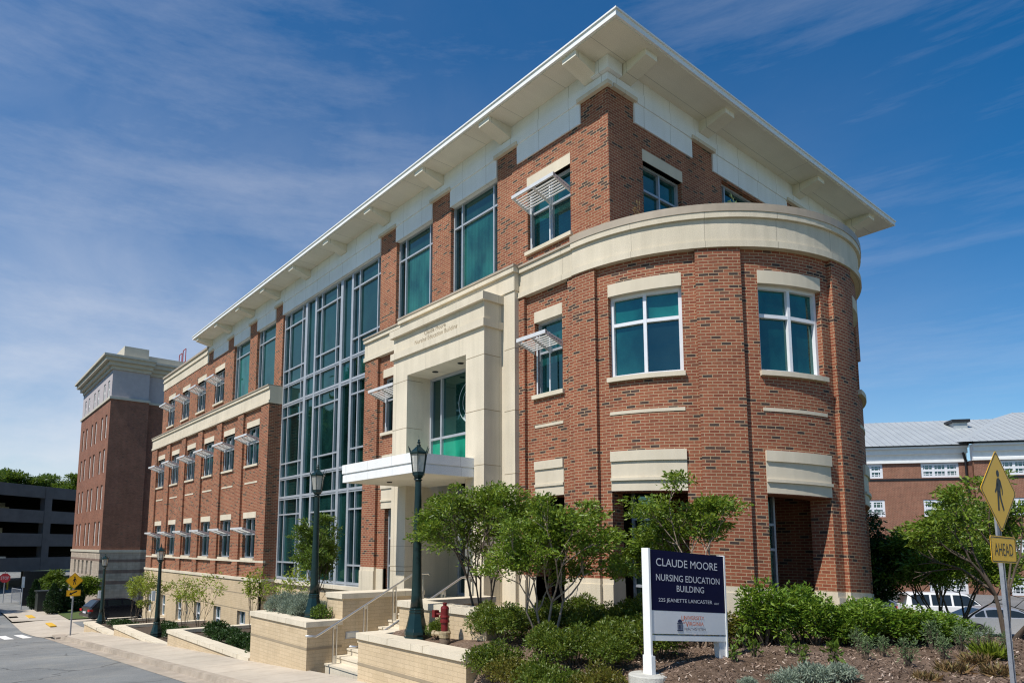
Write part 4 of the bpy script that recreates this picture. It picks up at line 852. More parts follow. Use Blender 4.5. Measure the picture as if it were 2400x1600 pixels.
se = (P1 - P0); SW = se.length; se = se / SW; su = Vector((0, 0, 1)); sn = Vector((se.y, -se.x, 0)).normalized()
sg = thing('name_sign', (-5.8, 8.4, -1.7), 'navy and grey name board on two white posts, standing in the mulch', 'sign')
q = MB(); q.plate([(0.0, -0.83), (SW, -0.83), (SW, 0), (0, 0)], P0, se, su, sn, -0.10, 0); q.build('board', 'navy_sign', sg)
q = MB(); q.plate([(0.0, -1.145), (SW, -1.145), (SW, -0.83), (0, -0.83)], P0, se, su, sn, -0.099, -0.001); q.build('lower_board', 'sign_grey', sg)
q = MB(); q.plate([(0.0, -1.24), (SW, -1.24), (SW, -1.165), (0, -1.165)], P0, se, su, sn, -0.13, -0.005); q.build('rail', 'white_paint', sg)
for pa, lo_, pw_ in ((-0.017, -1.74, 0.017), (SW + 0.014, -1.62, 0.014)):
    q = MB(); q.plate([(pa - pw_, lo_), (pa + pw_, lo_), (pa + pw_, 0.015), (pa - pw_, 0.015)], P0, se, su, sn, -0.125, 0.008)
    if pa < 0: q.plate([(pa - 0.03, lo_), (pa + 0.04, lo_), (pa + 0.04, lo_ + 0.30), (pa - 0.03, lo_ + 0.30)], P0, se, su, sn, -0.135, 0.03)
    q.build('post', 'white_paint', sg)
q = MB(); q.plate([(SW - 0.10, -1.62), (SW, -1.62), (SW, -1.24), (SW - 0.14, -1.24)], P0, se, su, sn, -0.12, -0.02); q.build('gusset', 'white_paint', sg)
q = MB(); q.lathe([(0.28, -0.35), (0.28, 0.06), (0.265, 0.075)], 28, (-5.93, 7.80, -1.79)); tag(q.build('sign_footing', 'pad_concrete'), 'round grey concrete footing under the left post of the name board', 'footing')
T = lambda body, a, b, w, hc, mat='sign_letters', nm='lettering': text_fit(nm, body, a * SW, b, w * SW, hc, P0, se, su, sn, mat, sg, 0.004)
T('CLAUDE MOORE', 0.49, -0.165, 0.83, 0.108); T('NURSING EDUCATION', 0.50, -0.375, 0.86, 0.092); T('BUILDING', 0.52, -0.515, 0.37, 0.088)
T('225 JEANETTE LANCASTER', 0.455, -0.690, 0.72, 0.066); T('WAY', 0.875, -0.70, 0.07, 0.03)
T('U', 0.405, -0.925, 0.035, 0.075, 'orange_ink'); T('NIVERSITY', 0.56, -0.915, 0.27, 0.052, 'orange_ink'); T('V', 0.462, -1.005, 0.04, 0.075, 'orange_ink'); T('IRGINIA', 0.585, -0.997, 0.20, 0.052, 'orange_ink'); T('OF', 0.42, -0.985, 0.035, 0.025, 'orange_ink')
T('H', 0.435, -1.07, 0.022, 0.04, 'navy_ink'); T('EALTH', 0.505, -1.073, 0.105, 0.032, 'navy_ink'); T('S', 0.575, -1.07, 0.022, 0.04, 'navy_ink'); T('YSTEM', 0.65, -1.073, 0.115, 0.032, 'navy_ink')
q = MB()
def lp(poly): q.plate([(a * SW, b) for a, b in poly], P0, se, su, sn, 0.0005, 0.004)
lp([(0.335, -0.985)] + [(0.365 - 0.03 * math.cos(t), -0.985 + 0.045 * math.sin(t)) for t in [PI * k / 8 for k in range(1, 8)]] + [(0.395, -0.985)])
lp([(0.328, -1.005), (0.402, -1.005), (0.402, -0.992), (0.328, -0.992)]); lp([(0.328, -1.10), (0.402, -1.10), (0.402, -1.086), (0.328, -1.086)])
for k in range(4): lp([(0.333 + k * 0.018, -1.08), (0.343 + k * 0.018, -1.08), (0.343 + k * 0.018, -1.01), (0.333 + k * 0.018, -1.01)])
q.build('logo', 'navy_ink', sg)

def walker(q, org, e, up, nrm, s, t0=0.0005, t1=0.004, flip=1):
    def pl(poly): q.plate([(a * s * flip, b * s) for a, b in poly], org, e, up, nrm, t0, t1)
    pl([(0.0 + 0.055 * math.cos(2 * PI * k / 14) + 0.01, 0.30 + 0.062 * math.sin(2 * PI * k / 14)) for k in range(14)])
    pl([(-0.06, 0.0), (0.06, -0.03), (0.10, 0.17), (0.05, 0.225), (-0.03, 0.22), (-0.07, 0.13)])             # torso
    pl([(0.06, 0.21), (0.10, 0.185), (0.155, 0.04), (0.145, -0.06), (0.12, -0.06), (0.12, 0.03), (0.08, 0.12)])   # rear arm
    pl([(-0.05, 0.20), (-0.10, 0.06), (-0.155, -0.01), (-0.14, -0.045), (-0.075, 0.01), (-0.01, 0.12)])         # front arm
    pl([(-0.06, 0.01), (0.02, 0.0), (-0.015, -0.17), (-0.03, -0.335), (-0.085, -0.335), (-0.075, -0.17)])       # front leg
    pl([(-0.01, 0.02), (0.065, -0.02), (0.08, -0.12), (0.165, -0.31), (0.12, -0.335), (0.035, -0.16)])          # rear leg
def rounded(w, h, r, k=4):
    o = []
    for cx, cy, a0 in ((w - r, h - r, 0), (-w + r, h - r, PI / 2), (-w + r, -h + r, PI), (w - r, -h + r, 1.5 * PI)):
        o += [(cx + r * math.cos(a0 + PI / 2 * i / k), cy + r * math.sin(a0 + PI / 2 * i / k)) for i in range(k + 1)]
    return o
def dia(h, r=0.04):
    p = rounded(h / math.sqrt(2), h / math.sqrt(2), r); c = math.sqrt(0.5); return [(a * c - b * c, a * c + b * c) for a, b in p]
def ped_sign(base, top, ctr, hd, e, nrm, label, plaque, pw, ph, poff, flip, post='galvanised'):
    t = thing('pedestrian_sign', base, label, 'road sign'); e = Vector(e).normalized(); nrm = Vector(nrm).normalized(); up_ = Vector((0, 0, 1)); ctr = Vector(ctr)
    q = MB(); b, a = Vector(base), Vector(top); side_ = e * 0.028
    q.plate([(-0.03, 0), (0.03, 0), (0.03, (a - b).length), (-0.03, (a - b).length)], b, e, (a - b).normalized(), nrm, -0.045, -0.02)
    q.plate([(-0.03, 0), (-0.018, 0), (-0.018, (a - b).length), (-0.03, (a - b).length)], b, e, (a - b).normalized(), nrm, -0.02, -0.004)
    q.plate([(0.018, 0), (0.03, 0), (0.03, (a - b).length), (0.018, (a - b).length)], b, e, (a - b).normalized(), nrm, -0.02, -0.004)
    po = q.build('post', post, t)
    if hd > 0.45:
        q = MB(); dv = (a - b).normalized(); L = (a - b).length
        for k in range(int(L / 0.0508)):
            c = b + dv * (k * 0.0508 + 0.03); q.plate([(0.009 * math.cos(PI / 3 * j), 0.009 * math.sin(PI / 3 * j)) for j in range(6)], c, e, up_, nrm, -0.0215, -0.0188)
        h_ = q.build('post_hole', 'sign_black', po); h_['kind'] = 'stuff'
    q = MB(); q.plate(dia(hd), ctr, e, up_, nrm, -0.003, 0.0); s_ = q.build('sign_plate', 'sign_yellow', t)
    q = MB(); A, B = dia(hd * 0.965), dia(hd * 0.93)
    for i in range(len(A)):
        j = (i + 1) % len(A); q.plate([A[i], A[j], B[j], B[i]], ctr, e, up_, nrm, 0.0003, 0.0012)
    q.build('border', 'sign_black', s_)
    q = MB(); walker(q, ctr, e, up_, nrm, hd * 1.42, 0.0004, 0.0016, flip); q.build('walking_figure', 'sign_black', s_)
    pc = ctr + Vector((0, 0, -hd - poff)) + (a - b).normalized() * 0
    q = MB(); q.plate(rounded(pw, ph, 0.03), pc, e, up_, nrm, -0.003, 0.0); pl_ = q.build('plaque', 'sign_yellow', t)
    q = MB(); A, B = rounded(pw * 0.965, ph * 0.93, 0.026), rounded(pw * 0.93, ph * 0.86, 0.02)
    for i in range(len(A)):
        j = (i + 1) % len(A); q.plate([A[i], A[j], B[j], B[i]], pc, e, up_, nrm, 0.0003, 0.0012)
    q.build('border', 'sign_black', pl_)
    if plaque == 'arrow':
        q = MB(); r = 0.5; A = [(-0.20, -0.085), (-0.055, -0.105), (-0.085, -0.055), (0.17, 0.055), (0.135, 0.12), (-0.115, 0.0), (-0.145, 0.05)]
        q.plate([(a_ * pw / 0.33, b_ * ph / 0.16) for a_, b_ in A], pc, e, up_, nrm, 0.0004, 0.0016); q.build('arrow', 'sign_black', pl_)
    else: text_fit('lettering', plaque, 0, 0, pw * 1.45, ph * 0.92, pc, e, up_, nrm, 'sign_black', pl_, 0.0016)
    return t
ped_sign((-2.405, 10.08, -1.75), (-2.36, 9.80, 0.62), (-2.34, 9.79, 0.665), 0.49, (0.11, 0.994, -0.03), (0.994, -0.11, 0), 'yellow diamond pedestrian sign with an AHEAD plaque, standing in the mulch on the right', 'AHEAD', 0.345, 0.155, 0.195, 1)
ped_sign((-40.1, 6.0, zs(-40.1) - 0.05), (-40.1, 6.0, -1.45), (-40.06, 6.0, -1.79), 0.415, (-0.15, 0.99, 0), (0.99, 0.15, 0), 'yellow diamond pedestrian sign with an arrow plaque on the far pavement corner', 'arrow', 0.33, 0.155, 0.20, 1)
# stop sign, bollards, gate, cabinet by the garage
st = thing('stop_sign', (-77, 5.9, -5.2), 'red octagonal stop sign on a thin post in front of the parking garage', 'road sign')
q = MB(); q.tube([(-77, 5.9, -5.3), (-77, 5.9, -2.4)], 0.035, 6); q.build('post', 'galvanised', st)
e_ = Vector((0.1, 1, 0)).normalized(); n_ = Vector((1, -0.1, 0)).normalized(); c_0 = Vector((-76.93, 5.9, -3.02))
q = MB(); q.plate([(0.45 * math.cos(PI / 8 + PI / 4 * k), 0.45 * math.sin(PI / 8 + PI / 4 * k)) for k in range(8)], c_0, e_, (0, 0, 1), n_, -0.004, 0); sp_ = q.build('sign_plate', 'stop_red', st)
text_fit('lettering', 'STOP', 0, 0, 0.62, 0.27, c_0, e_, (0, 0, 1), n_, 'sign_letters', sp_, 0.004)
for x, y in ((-99.5, 6.9), (-99.2, 7.9)):
    q = MB(); q.lathe([(0.1, -0.1), (0.1, 1.15), (0.08, 1.22), (0.02, 1.25)], 10, (x, y, -5.2)); tag(q.build('bollard', 'yellow_paint'), 'yellow bollard at the garage entrance, ' + ('left of' if y < 7.5 else 'right behind') + ' the stop sign', 'bollard', 'yellow bollards at the garage')
gt = thing('metal_gate', (-75, 6.7, -5.2), 'open dark bar gate standing at the end of the driveway', 'gate'); q = MB()
q.tube([(-76.6, 6.5, -5.3), (-76.6, 6.5, -3.9)], 0.03, 6); q.tube([(-73.6, 6.9, -5.3), (-73.6, 6.9, -3.9)], 0.03, 6); q.tube([(-76.6, 6.5, -3.95), (-73.6, 6.9, -3.95)], 0.025, 6); q.tube([(-76.6, 6.5, -5.0), (-73.6, 6.9, -5.0)], 0.025, 6); q.build('gate_frame', 'galvanised', gt)
q = MB()
for k in range(14): t_ = (k + 1) / 15; q.tube([(-76.6 + 3.0 * t_, 6.5 + 0.4 * t_, -5.0), (-76.6 + 3.0 * t_, 6.5 + 0.4 * t_, -3.95)], 0.012, 5)
q.build('bar', 'galvanised', gt)
fp = thing('marker_post', (-68.1, 6.5, -5.2), 'thin post with a narrow white and red marker plate beside the dark cabinet', 'sign'); q = MB(); q.tube([(-68.1, 6.5, -5.3), (-68.1, 6.5, -2.75)], 0.03, 6); q.build('post', 'galvanised', fp)
q = MB(); q.box(-68.07, -68.05, 6.4, 6.6, -3.5, -2.6); q.build('plate', 'white_paint', fp)
ub = thing('utility_cabinet', (-65, 8, -5.2), 'boxy dark green utility cabinet between the cypresses and the driveway', 'cabinet')
q = MB(); q.box(-66.0, -64.4, 7.2, 9.2, -5.3, -3.72); q.build('box', 'cabinet_green', ub, bevel=0.04)
q = MB(); q.box(-66.1, -64.3, 7.1, 9.3, -3.72, -3.62); q.build('lid', 'cabinet_green', ub)
q = MB(); q.box(-64.4, -64.38, 8.2, 8.6, -4.4, -4.15); q.build('warning_label', 'sign_letters', ub)
fn = MB(); fn.box(-72.6, -72.4, 6.9, 9.6, -5.3, -2.3); tag(fn.build('doorway_dark_panel', 'black_metal'), 'flat black panel put in for the dark garage doorway behind the marker post', 'dark doorway')  # black sheet added to stand for the dark gap of the garage doorway

# ================================================================== other buildings
dm = thing('dormitory_building', (-78, 20, -5.2), 'tall narrow brick residence with grey stucco top storey and striped stone base', 'building')
DX, DY, DL, D2 = -67.9, 12.0, -83.0, -68.7
dwl = MB(); dst = MB(); dgb = MB(); ddk = MB(); dcr = MB()
ff, fs, fs2 = F(DY), S(DX), S(D2)
op = []; ops2 = []
for c in (-70.4, -75.3, -80.2):
    for o_ in (-1.38, 0.55):
        for z0, z1 in ((-0.05, 2.15), (3.25, 5.45), (6.55, 8.75), (9.75, 11.95)): op.append((c + o_, c + o_ + 0.83, z0, z1))
        ops2.append((c + o_, c + o_ + 0.83, 13.5, 15.15))
ops3 = [(-80.8 + 2.2 * k, -80.8 + 2.2 * k + 0.95, -2.75, -1.42) for k in range(5)]
dwl.wall(ff, DL, DX - 0.004, -0.5, 13.2, 0, op, 0.3); dwl.wall(fs, DY + 0.004, 15.2, -0.5, 13.2, 0, [], 0.3); dwl.wall(fs2, 15.2, 34, -0.5, 13.2, 0, [], 0.3)
dst.wall(ff, DL + 0.05, DX - 0.05, 13.35, 16.6, 0.03, ops2, 0.3); dst.wall(S(DX - 0.045), DY + 0.034, 15.15, 13.35, 16.6, 0, [], 0.3); dst.wall(S(D2 - 0.045), 15.15, 34, 13.35, 16.6, 0, [], 0.3)
dgb.wall(ff, DL - 0.05, DX + 0.046, -5.6, -0.6, -0.05, ops3, 0.3); dgb.wall(S(DX + 0.05), DY - 0.041, 15.25, -5.6, -0.6, 0, [], 0.3); dgb.wall(S(D2 + 0.05), 15.25, 34, -5.6, -0.6, 0, [], 0.3)
for o_ in op + ops2 + ops3: window(ff, *o_, 0.10, (), ((o_[2] + o_[3]) / 2,), 'glass_house', 'white_paint', 0.17, parent=dm)
for z in (-2.32, -3.28):
    ddk.mbox(S(DX + 0.05), DY - 0.05, 15.26, z - 0.15, z + 0.15, -0.008, 0.05); ddk.mbox(S(D2 + 0.05), 15.26, 34, z - 0.15, z + 0.15, -0.008, 0.05)
    if z < -3: ddk.mbox(ff, DL - 0.05, DX + 0.055, z - 0.13, z + 0.13, -0.058, 0.0)
ddk.mbox(S(DX + 0.05), DY - 0.05, 15.26, -1.5, -1.24, -0.008, 0.05); ddk.mbox(S(D2 + 0.05), 15.26, 34, -1.5, -1.24, -0.008, 0.05); ddk.mbox(ff, DL - 0.05, DX + 0.055, -1.40, -1.20, -0.058, 0.0)
for z0, z1 in ((13.2, 13.42), (-0.62, -0.40)): dcr.box(DL - 0.12, DX + 0.12, DY - 0.12, 15.3, z0, z1); dcr.box(DL, D2 + 0.12, 15.3, 34, z0, z1 - 0.003)
for z0, z1, d in ((15.95, 16.25, -0.12), (16.25, 16.6, -0.38), (16.6, 16.95, -0.7), (16.95, 17.15, -0.9)):
    dcr.box(DL + d * 0.5 + 0.5, DX - d, DY + d, 15.2 - d * 0.3, z0, z1); dcr.box(DL + d * 0.5 + 0.5, D2 - d, 15.2, 34, z0, z1 - 0.004)
dcr.box(DL + 1, DX - 0.3, DY + 0.9, 15.0, 17.15, 18.35); dcr.box(DL + 1, D2 - 0.5, 15.0, 34, 17.15, 18.0)
dwl.build('wall', 'far_brick', dm); dst.build('upper_wall', 'stucco', dm); dgb.build('stone_base', 'gray_block', dm); ddk.build('stone_stripe', 'dark_block', dm); dcr.build('cornice', 'cornice_beige', dm)
c2 = MB(); c2.box(DL + 0.4, D2 - 0.4, DY + 0.4, 33, -5.5, 16.5); c2.build('inner_wall', 'dark_interior', dm)

ga = thing('parking_garage', (-95, 25, -5.2), 'open concrete parking garage in shade with dark slots between its decks', 'parking garage')
gd = Vector((-0.63, 0.777, 0)); gn = Vector((-0.777, -0.63, 0)) * -1                 # along the face / towards the street
def gmap(o_): return lambda u, z, d: tuple(o_ + gd * u - gn * d + Vector((0, 0, z)))
G0 = Vector((-102.8, 11.2, 0)); gm_ = gmap(G0)
q = MB()
zf = [(-2.55, -0.15), (1.15, 3.15), (4.55, 6.55), (7.7 - 0.0, 9.3)]
for k, (a, b) in enumerate(((-3.2, -1.55), (-0.15, 1.45), (2.8, 4.4))): q.mbox(gm_, -40, 45, a, b, 0, 0.3)
q.mbox(gm_, -40, 45, 6.0, 7.5, 0, 0.3)
for u in (-33, -20, -8.0, 0.9, 13, 25, 37): q.mbox(gm_, u - 0.55, u + 0.55, -3.2, 7.5, -0.04, 0.7)
for u in (-19, -13, -8, -2, 4.6, 10): q.mbox(gm_, u - 0.35, u + 0.35, -5.3, -2.0, 6, 6.8)
for z in (-1.9, 1.0, 4.0, 6.9): q.mbox(gm_, -40, 45, z, z + 0.3, 0.5, 26)
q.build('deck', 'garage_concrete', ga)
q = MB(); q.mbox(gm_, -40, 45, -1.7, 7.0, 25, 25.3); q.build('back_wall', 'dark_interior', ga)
for u, z in ((3.2, 1.3), (5.6, 1.3), (3.4, 4.3), (6.4, 4.3), (-4.5, 1.3)):
    q = MB(); q.mbox(gm_, u, u + 2.0, z, z + 1.15, 14, 18); q.mbox(gm_, u + 0.2, u + 1.8, z + 1.15, z + 1.75, 14.5, 17); 
    tag(q.build('parked_car', 'car_white'), 'pale car parked deep in shade on an upper deck of the garage', 'car', 'cars parked on the garage decks')
q = MB(); q.tube([tuple(G0 + gd * -7.6 + gn * 0.3 + Vector((0, 0, z))) for z in (-1.0, 0.6)], 0.05, 6)
q.mbox(gm_, -10, -6.2, -1.55, -1.35, -1.6, -0.2); tag(q.build('entrance_hood', 'cornice_beige'), 'small pale hood projecting from the garage wall above the entrance', 'canopy')

ho = thing('hospital_building', (-15, 80, -4.2), 'red brick building with grey standing seam roof and deep white cornice beyond the car park', 'building')
HO = Vector((-22.8, 75.2, 0)); he = Vector((0.788, 0.616, 0)); hn = Vector((0.616, -0.788, 0))
def hmap(off): return lambda u, z, d: tuple(HO + he * u + hn * (off - d) + Vector((0, 0, z)))
h0, h1 = hmap(0), hmap(1.3); hb = MB(); hc = MB(); hs_ = MB(); hk = MB()
JX = 2.7                                             # where the nearer wing steps forward
hw = [(-7.6, -4.6), (-1.35 + 0.0, 2.0)]
zr_ = [(6.72, 8.12), (2.95, 4.6), (-0.9, 0.8), (-4.3, -2.6)]
rows_w = []
for z0, z1 in zr_:
    for a, b in ((-13.2, -10.0), (-7.85, -4.6), (-1.25, 2.0)): rows_w.append((h0, a, b, z0, z1))
    for a, b in ((4.9, 8.2), (11.4, 14.7)): rows_w.append((h1, a, b, z0, z1))
hb.wall(h0, -20, JX, -4.4, 8.2, 0, [r[1:] for r in rows_w if r[0] is h0], 0.3); hb.wall(h1, JX, 24, -4.4, 8.2, 0, [r[1:] for r in rows_w if r[0] is h1], 0.3)
hb.poly([h0(JX, -4.4, 0), h1(JX, -4.4, 0), h1(JX, 8.2, 0), h0(JX, 8.2, 0)], [(0, -4.4), (1.3, -4.4), (1.3, 8.2), (0, 8.2)])
for mp, a, b in ((h0, -20, JX + 0.0), (h1, JX - 0.06, 24)):
    for z0, z1, d in ((8.15, 8.38, -0.20), (8.38, 9.0, -0.08), (9.0, 9.5, -0.35), (9.5, 9.68, -0.65)): hc.mbox(mp, a, b, z0, z1, d, 0.4)
    hk.mbox(mp, a, b, 9.68, 9.80, -0.75, -0.3); hk.mbox(mp, a, b, 6.46, 6.66, -0.05, 0.1)
for mp, a, b, z0, z1 in rows_w:
    k = 3 if b - a > 3.05 else (2 if a > -10 else 2); k = 3
    us = [a + (b - a) * i / k for i in range(1, k)]
    wq = window(mp, a, b, z0, z1, 0.06, us, ((z0 + z1) / 2,), 'glass_house', 'white_frame', 0.22, parent=ho)
    mu = MB()
    for i in range(k):
        for j in range(1, 3): u = a + (b - a) * (i + j / 3) / k; mu.mbox(mp, u - 0.025, u + 0.025, z0 + 0.2, z1 - 0.2, 0.10, 0.14)
    for j in (1, 3): z = z0 + (z1 - z0) * j / 4; mu.mbox(mp, a + 0.2, b - 0.2, z - 0.025, z + 0.025, 0.101, 0.14)
    mu.build('muntin', 'white_frame', wq)
hb.build('wall', 'hospital_brick', ho); hc.build('cornice', 'white_paint', ho); hk.build('gutter', 'black_metal', ho)
RP = lambda u, w, z: tuple(HO + he * u - hn * w + Vector((0, 0, z)))
hs_.poly([RP(-21, -0.85, 9.78), RP(JX + 8, -0.85, 9.78), RP(JX + 8, 7.6, 13.5), RP(-10.5, 7.6, 13.5)]); hs_.poly([RP(-21, -0.85, 9.78), RP(-10.5, 7.6, 13.5), RP(-21, 18, 9.78)])
hs_.poly([RP(JX - 0.9, -2.15, 9.84), RP(25, -2.15, 9.84), RP(25, 7.6, 14.1), RP(10.5, 7.6, 14.1)]); hs_.poly([RP(JX - 0.9, -2.15, 9.84), RP(10.5, 7.6, 14.1), RP(JX - 0.9, 12, 11.5)])
hr = hs_.build('roof', 'metal_roof', ho)
sm_ = MB()
for k in range(60):
    u = -20.5 + 0.62 * k; top_t = min(1.0, (u + 21) / 10.5)
    if u < JX + 7: sm_.tube([RP(u, -0.85, 9.80), RP(u, -0.85 + 8.45 * top_t, 9.80 + 3.72 * top_t)], 0.03, 4)
    u2 = JX - 0.9 + 0.62 * k; t2 = min(1.0, (u2 - JX + 0.9) / (10.5 - JX + 0.9))
    if u2 < 25: sm_.tube([RP(u2, -2.15, 9.86), RP(u2, -2.15 + 9.75 * t2, 9.86 + 4.26 * t2)], 0.03, 4)
so_ = sm_.build('roof_seam', 'galvanised', hr); so_['kind'] = 'stuff'
q = MB(); q.mbox(hmap(-4.5), 3.7, 4.95, 11.2, 12.75, 0, 1.5); q.build('roof_hatch', 'metal_roof', hr); q = MB(); q.mbox(hmap(-4.3), 3.5, 5.15, 12.75, 13.05, 0, 1.9); q.build('hatch_cap', 'black_metal', hr)
q = MB(); q.tube([RP(JX - 0.5, -0.6, 9.0), RP(JX - 0.2, -0.25, 8.3), RP(JX - 0.15, -0.15, 6.6), RP(JX - 0.05, -0.15, 6.0), RP(JX - 0.05, -0.15, -4)], 0.11, 6); q.build('downpipe', 'black_metal', ho)

# ================================================================== vehicles
def make_car(name, kind, body_mat, label, loc, rz, group=None):
    """built along +X (front at +X), wheels on z = 0"""
    t = thing(name, (0, 0, 0), label, 'car', group)
    if kind == 'sedan':
        L, Wd, H = 4.75, 1.78, 1.42
        low = [(-2.37, 0.42), (-2.40, 0.62), (-2.36, 0.92), (-1.75, 0.99), (-0.9, 0.99), (0.95, 0.97), (1.35, 0.93), (2.1, 0.80), (2.32, 0.66), (2.36, 0.42), (2.2, 0.24), (-2.2, 0.26)]
        cab = [(-1.85, 0.97), (-1.05, 1.37), (-0.55, 1.42), (0.15, 1.41), (0.55, 1.33), (1.30, 0.94)]; ax = (-1.38, 1.33)
    elif kind == 'suv':
        L, Wd, H = 4.9, 1.90, 1.80
        low = [(-2.43, 0.50), (-2.45, 0.75), (-2.42, 1.12), (-1.0, 1.14), (0.9, 1.12), (1.3, 1.08), (2.2, 1.0), (2.40, 0.85), (2.42, 0.50), (2.2, 0.34), (-2.2, 0.36)]
        cab = [(-2.40, 1.10), (-2.22, 1.72), (-1.9, 1.79), (0.2, 1.80), (0.55, 1.74), (1.25, 1.10)]; ax = (-1.45, 1.45)
    else:
        L, Wd, H = 4.4, 1.76, 1.5
        low = [(-2.16, 0.38), (-2.20, 0.60), (-2.14, 0.98), (-1.2, 1.0), (0.9, 0.98), (1.3, 0.93), (2.0, 0.80), (2.18, 0.62), (2.18, 0.38), (2.0, 0.24), (-2.0, 0.26)]
        cab = [(-2.10, 0.97), (-1.62, 1.42), (-1.3, 1.49), (0.15, 1.48), (0.5, 1.40), (1.25, 0.95)]; ax = (-1.3, 1.3)
    def hull(prof, w0, w1, zlo, zhi):
        b = MB(); rows = []
        for f_, ins in ((-1.0, 0.0), (-0.82, 0.0), (0.82, 0.0), (1.0, 0.0)):
            row = []
            for x, z in prof:
                w = w0 + (w1 - w0) * max(0, min(1, (z - zlo) / (zhi - zlo))); shr = 0.965 if abs(f_) == 1 else 1.0
                row.append((x * shr if abs(f_) == 1 else x, f_ * w / 2, z - (0.03 if abs(f_) == 1 and z > zlo + 0.6 * (zhi - zlo) else 0)))
            rows.append(row)
        n = len(prof)
        for A, B in zip(rows[:-1], rows[1:]):
            for i in range(n): b.poly([A[i], A[(i + 1) % n], B[(i + 1) % n], B[i]])
        b.poly(rows[0][::-1]); b.poly(rows[-1]); return b
    hull(low, Wd, Wd, 0.2, 1.0).build('body', body_mat, t, bevel=0.03)
    zb = min(z for x, z in cab); zt = max(z for x, z in cab)
    hull(cab, Wd * 0.94, Wd * 0.72, zb, zt).build('cabin', body_mat, t, bevel=0.03)
    g = MB(); cx = sum(x for x, z in cab) / len(cab)
    def wy(z): return (Wd * 0.94 + (Wd * 0.72 - Wd * 0.94) * (z - zb) / (zt - zb)) / 2 + 0.006
    splits = {'sedan': [(-1.42, -0.98), (-0.90, 0.02), (0.10, 1.0)], 'suv': [(-2.1, -1.25), (-1.15, -0.25), (-0.15, 1.0)], 'hatch': [(-1.75, -1.1), (-1.0, -0.1), (0.0, 0.95)]}[kind]
    def top_at(x):
        for (xa, za), (xb, zb_) in zip(cab[:-1], cab[1:]):
            if xa <= x <= xb: return za + (zb_ - za) * (x - xa) / (xb - xa)
        return zb
    for s_ in (-1, 1):
        for xa, xb in splits:
            xs_ = [xa + (xb - xa) * k / 5 for k in range(6)]; lo_ = zb + 0.05
            pts = [(x, lo_) for x in (xa, xb)] + [(x, max(lo_ + 0.01, top_at(x) - 0.09)) for x in xs_[::-1]]
            g.poly([(x, s_ * wy(z) , z) for x, z in pts])
    def pane(i, j, out):                              # windscreen / rear window on a cabin segment
        (xa, za), (xb, zb_) = cab[i], cab[j]; d = Vector((zb_ - za, 0, -(xb - xa))).normalized() * -0.012 if out else Vector((0, 0, 0))
        lo_t, hi_t = 0.08, 0.92; P = []
        for tt, sg_ in ((lo_t, -1), (lo_t, 1), (hi_t, 1), (hi_t, -1)):
            x, z = xa + (xb - xa) * tt, za + (zb_ - za) * tt; P.append((x + d.x, sg_ * (wy(z) - 0.10), z + d.z))
        g.poly(P)
    pane(0, 1, True); pane(len(cab) - 1, len(cab) - 2, False)
    (xa, za), (xb, zb_) = cab[-2], cab[-1]
    g.poly([(xa + (xb - xa) * tt + 0.014, sg_ * (wy(za + (zb_ - za) * tt) - 0.1), za + (zb_ - za) * tt + 0.014) for tt, sg_ in ((0.06, -1), (0.06, 1), (0.92, 1), (0.92, -1))])
    g.build('window_glass', 'car_glass', t)
    rw = 0.36 if kind == 'suv' else 0.32
    for x in ax:
        for s_ in (-1, 1):
            y = s_ * (Wd / 2 - 0.10); wv = MB(); N = 20
            def ringw(r, yy): return [(x + r * math.cos(2 * PI * k / N), yy, rw + r * math.sin(2 * PI * k / N)) for k in range(N)]
            prof = [(rw * 0.66, y + s_ * 0.115), (rw * 0.95, y + s_ * 0.11), (rw, y + s_ * 0.06), (rw, y - s_ * 0.1), (rw * 0.6, y - s_ * 0.1)]
            for (r0, y0), (r1, y1) in zip(prof[:-1], prof[1:]):
                A, B = ringw(r0, y0), ringw(r1, y1)
                for k in range(N): wv.poly([A[k], A[(k + 1) % N], B[(k + 1) % N], B[k]])
            wo = wv.build('wheel', 'tyre', t, smooth=True)
            rm = MB(); A = ringw(rw * 0.66, y + s_ * 0.10); B = ringw(rw * 0.56, y + s_ * 0.085)
            for k in range(N): rm.poly([A[k], A[(k + 1) % N], B[(k + 1) % N], B[k]])
            for k in range(5):
                a = 2 * PI * k / 5
                rm.poly([(x + math.cos(a + da) * r, y + s_ * 0.095, rw + math.sin(a + da) * r) for da, r in ((-0.9, 0.03), (-0.2, rw * 0.62), (0.2, rw * 0.62), (0.9, 0.03))])
            rm.build('rim', 'galvanised', wo)
            ar = MB(); A = [(x + (rw + 0.07) * math.cos(PI * k / 12), s_ * (Wd / 2 + 0.004), rw + (rw + 0.07) * math.sin(PI * k / 12) * 1.0) for k in range(13)]
            ar.poly(A); ar.build('wheel_arch', 'tyre', t)
    zl = (0.86 if kind != 'suv' else 0.98); xr = low[1][0]
    for s_ in (-1, 1):
        q = MB(); q.box(xr - 0.02, xr + 0.22, *(sorted((s_ * Wd * 0.31, s_ * (Wd / 2 + 0.008)))), zl - 0.17, zl - 0.02); q.build('tail_light', 'tail_red', t)
        q = MB(); q.box(2.02, 2.30 if kind != 'hatch' else 2.12, *(sorted((s_ * Wd * 0.32, s_ * (Wd / 2 - 0.02)))), 0.62, 0.76); q.build('headlight', 'lamp_glass', t)
        q = MB(); q.box(0.75, 0.92, *(sorted((s_ * Wd * 0.49, s_ * (Wd / 2 + 0.16)))), zb + 0.02, zb + 0.15); q.build('mirror', body_mat, t)
    q = MB(); q.box(xr - 0.03, xr + 0.02, -0.26, 0.26, zl - 0.30, zl - 0.18); q.build('number_plate', 'sign_letters', t)
